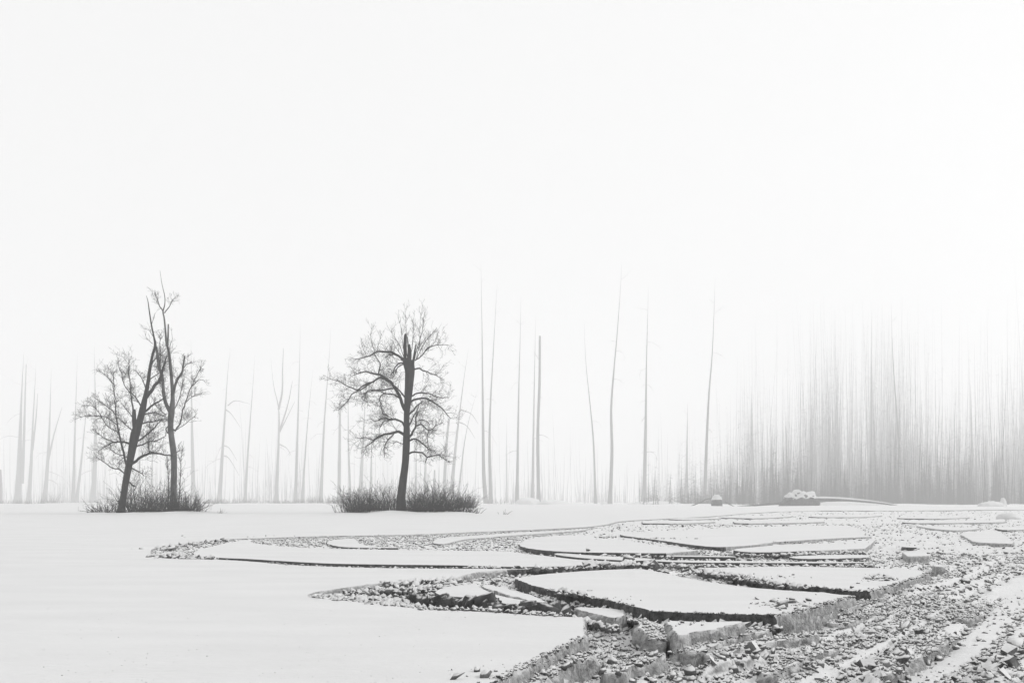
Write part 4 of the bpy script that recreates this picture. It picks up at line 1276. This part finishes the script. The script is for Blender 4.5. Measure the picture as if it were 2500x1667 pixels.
# fallen trunk with snow on it
def log(name, pts, w0, w1, d, label, cap=True, cat="log"):
    W = np.array([P(a, b, d + o) for a, b, o in pts]); W = spline(W)
    u = np.linspace(0, 1, len(W)); R = px2m(w0 + (w1 - w0) * u, d) / 2
    root = empty(name, tuple(W[0])); tag(root, label, cat)
    V, Fc = tubes_mesh([(W, R)], 9); mesh_obj("trunk", V, Fc, M_ROOT, root, True)
    if cap:
        Wc = W.copy(); Wc[:, 2] += R * .95 + .02
        V, Fc = tubes_mesh([(Wc, R * (1.05 + .4 * vnoise(u * 14, u * 0, 4)))], 9)
        V[:, 2] = np.repeat(Wc[:, 2], 9) + (V[:, 2] - np.repeat(Wc[:, 2], 9)) * .75
        mesh_obj("snow_cap", V, Fc, M_CAP, root, True)


log("fallen_log", [(1985, 1219, .3), (2040, 1219, .9), (2100, 1223, 1.6), (2150, 1228, 2.4), (2190, 1234, 3.0)], 8, 3, D2, "long snow-covered fallen trunk running right from the root plate")
log("fallen_branch", [(1912, 1228, 0), (1870, 1231, -.3), (1830, 1234, -.5), (1800, 1236, -.7)], 6, 3, D2, "thin dark fallen branch running left from the root plate", False, "branch")
log("leaning_pole", [(1685, 1236, -.6), (1712, 1225, -.3), (1725, 1218, 0), (1742, 1216, .1)], 2.6, 2.2, D2, "thin bent pole leaning left off the small snow-capped stump", False, "pole")
log("leaning_pole", [(1771, 1225, 0), (1782, 1231, -.2), (1795, 1237, -.4)], 3, 2, D2, "short thin pole sloping right off the small snow-capped stump", False, "pole")
cx = P(1750, 0, D2)[0]
st = empty("stump", (cx, D2, zt)); tag(st, "small rounded stump with a tall snow cap between two poles", "stump")
dome("root_mass", cx, D2, zt + .2, px2m(14, D2), .5, px2m(20, D2), M_ROOT, st, 5, .2, -.5)
dome("snow_cap", cx, D2 + .03, zt + .2, px2m(15.5, D2), .54, px2m(26, D2), M_CAP, st, 5, .2, .34)


def mound(px, py_base, wpx, hpx, d, label, seed, rough=.2):
    c = P(px, py_base, d); z = float(terrain(c[0], d)) - .03
    o = dome("snow_mound", 0, 0, 0, px2m(wpx, d) / 2, max(.4, px2m(wpx, d) * .3), px2m(hpx, d), M_CAP, None, seed, rough, -.1)
    o.location = (c[0], d, z); tag(o, label, "snow mound", "snow mounds on and near the bank")


mound(2463, 1264, 58, 15, 31.8, "smooth grey snow dome on the ice near the right frame edge", 14, .10)
mound(2422, 1236, 70, 15, 100, "humped snow drift on the bank at the far right", 15)
mound(2449, 1236, 17, 22, 101, "narrow pointed snow heap right of the humped drift", 16)
mound(1288, 1231, 64, 17, 205, "snow-covered heap between the tall straight trunks", 17)
mound(1352, 1233, 90, 13, 190, "long low snow heap right of the tall trunk pair", 18)
mound(1600, 1233, 150, 9, 180, "wide low snow bank below the left edge of the dark wood", 19)
mound(1474, 1234, 18, 9, 190, "small heap with stubble between the two middle trunks", 20)
mound(2080, 1239, 190, 11, 115, "long snow drift banked against the fallen log", 21)

# ------------------------------------------------------------------ fog: one closed box of even haze
HX0, HX1, HY0, HY1, HZ0, HZ1 = -710, 710, -70, 910, -4.0, 88.0
hv = [(x, y_, z) for z in (HZ0, HZ1) for y_ in (HY0, HY1) for x in (HX0, HX1)]
hf = [[0, 2, 3, 1], [4, 5, 7, 6], [0, 1, 5, 4], [2, 6, 7, 3], [0, 4, 6, 2], [1, 3, 7, 5]]
hm = bpy.data.materials.new("haze_air"); hm.use_nodes = True
nt = hm.node_tree
for n in list(nt.nodes):
    if n.type != 'OUTPUT_MATERIAL': nt.nodes.remove(n)
pv = nt.nodes.new("ShaderNodeVolumePrincipled")
pv.inputs["Color"].default_value = (1, 1, 1, 1)
pv.inputs["Density"].default_value = HAZE_DENSITY
pv.inputs["Anisotropy"].default_value = 0.35
nt.links.new(pv.outputs[0], [n for n in nt.nodes if n.type == 'OUTPUT_MATERIAL'][0].inputs["Volume"])
hz_o = mesh_obj("haze", hv, hf, hm)
tag(hz_o, "even winter fog filling the whole place", "haze", kind="stuff")
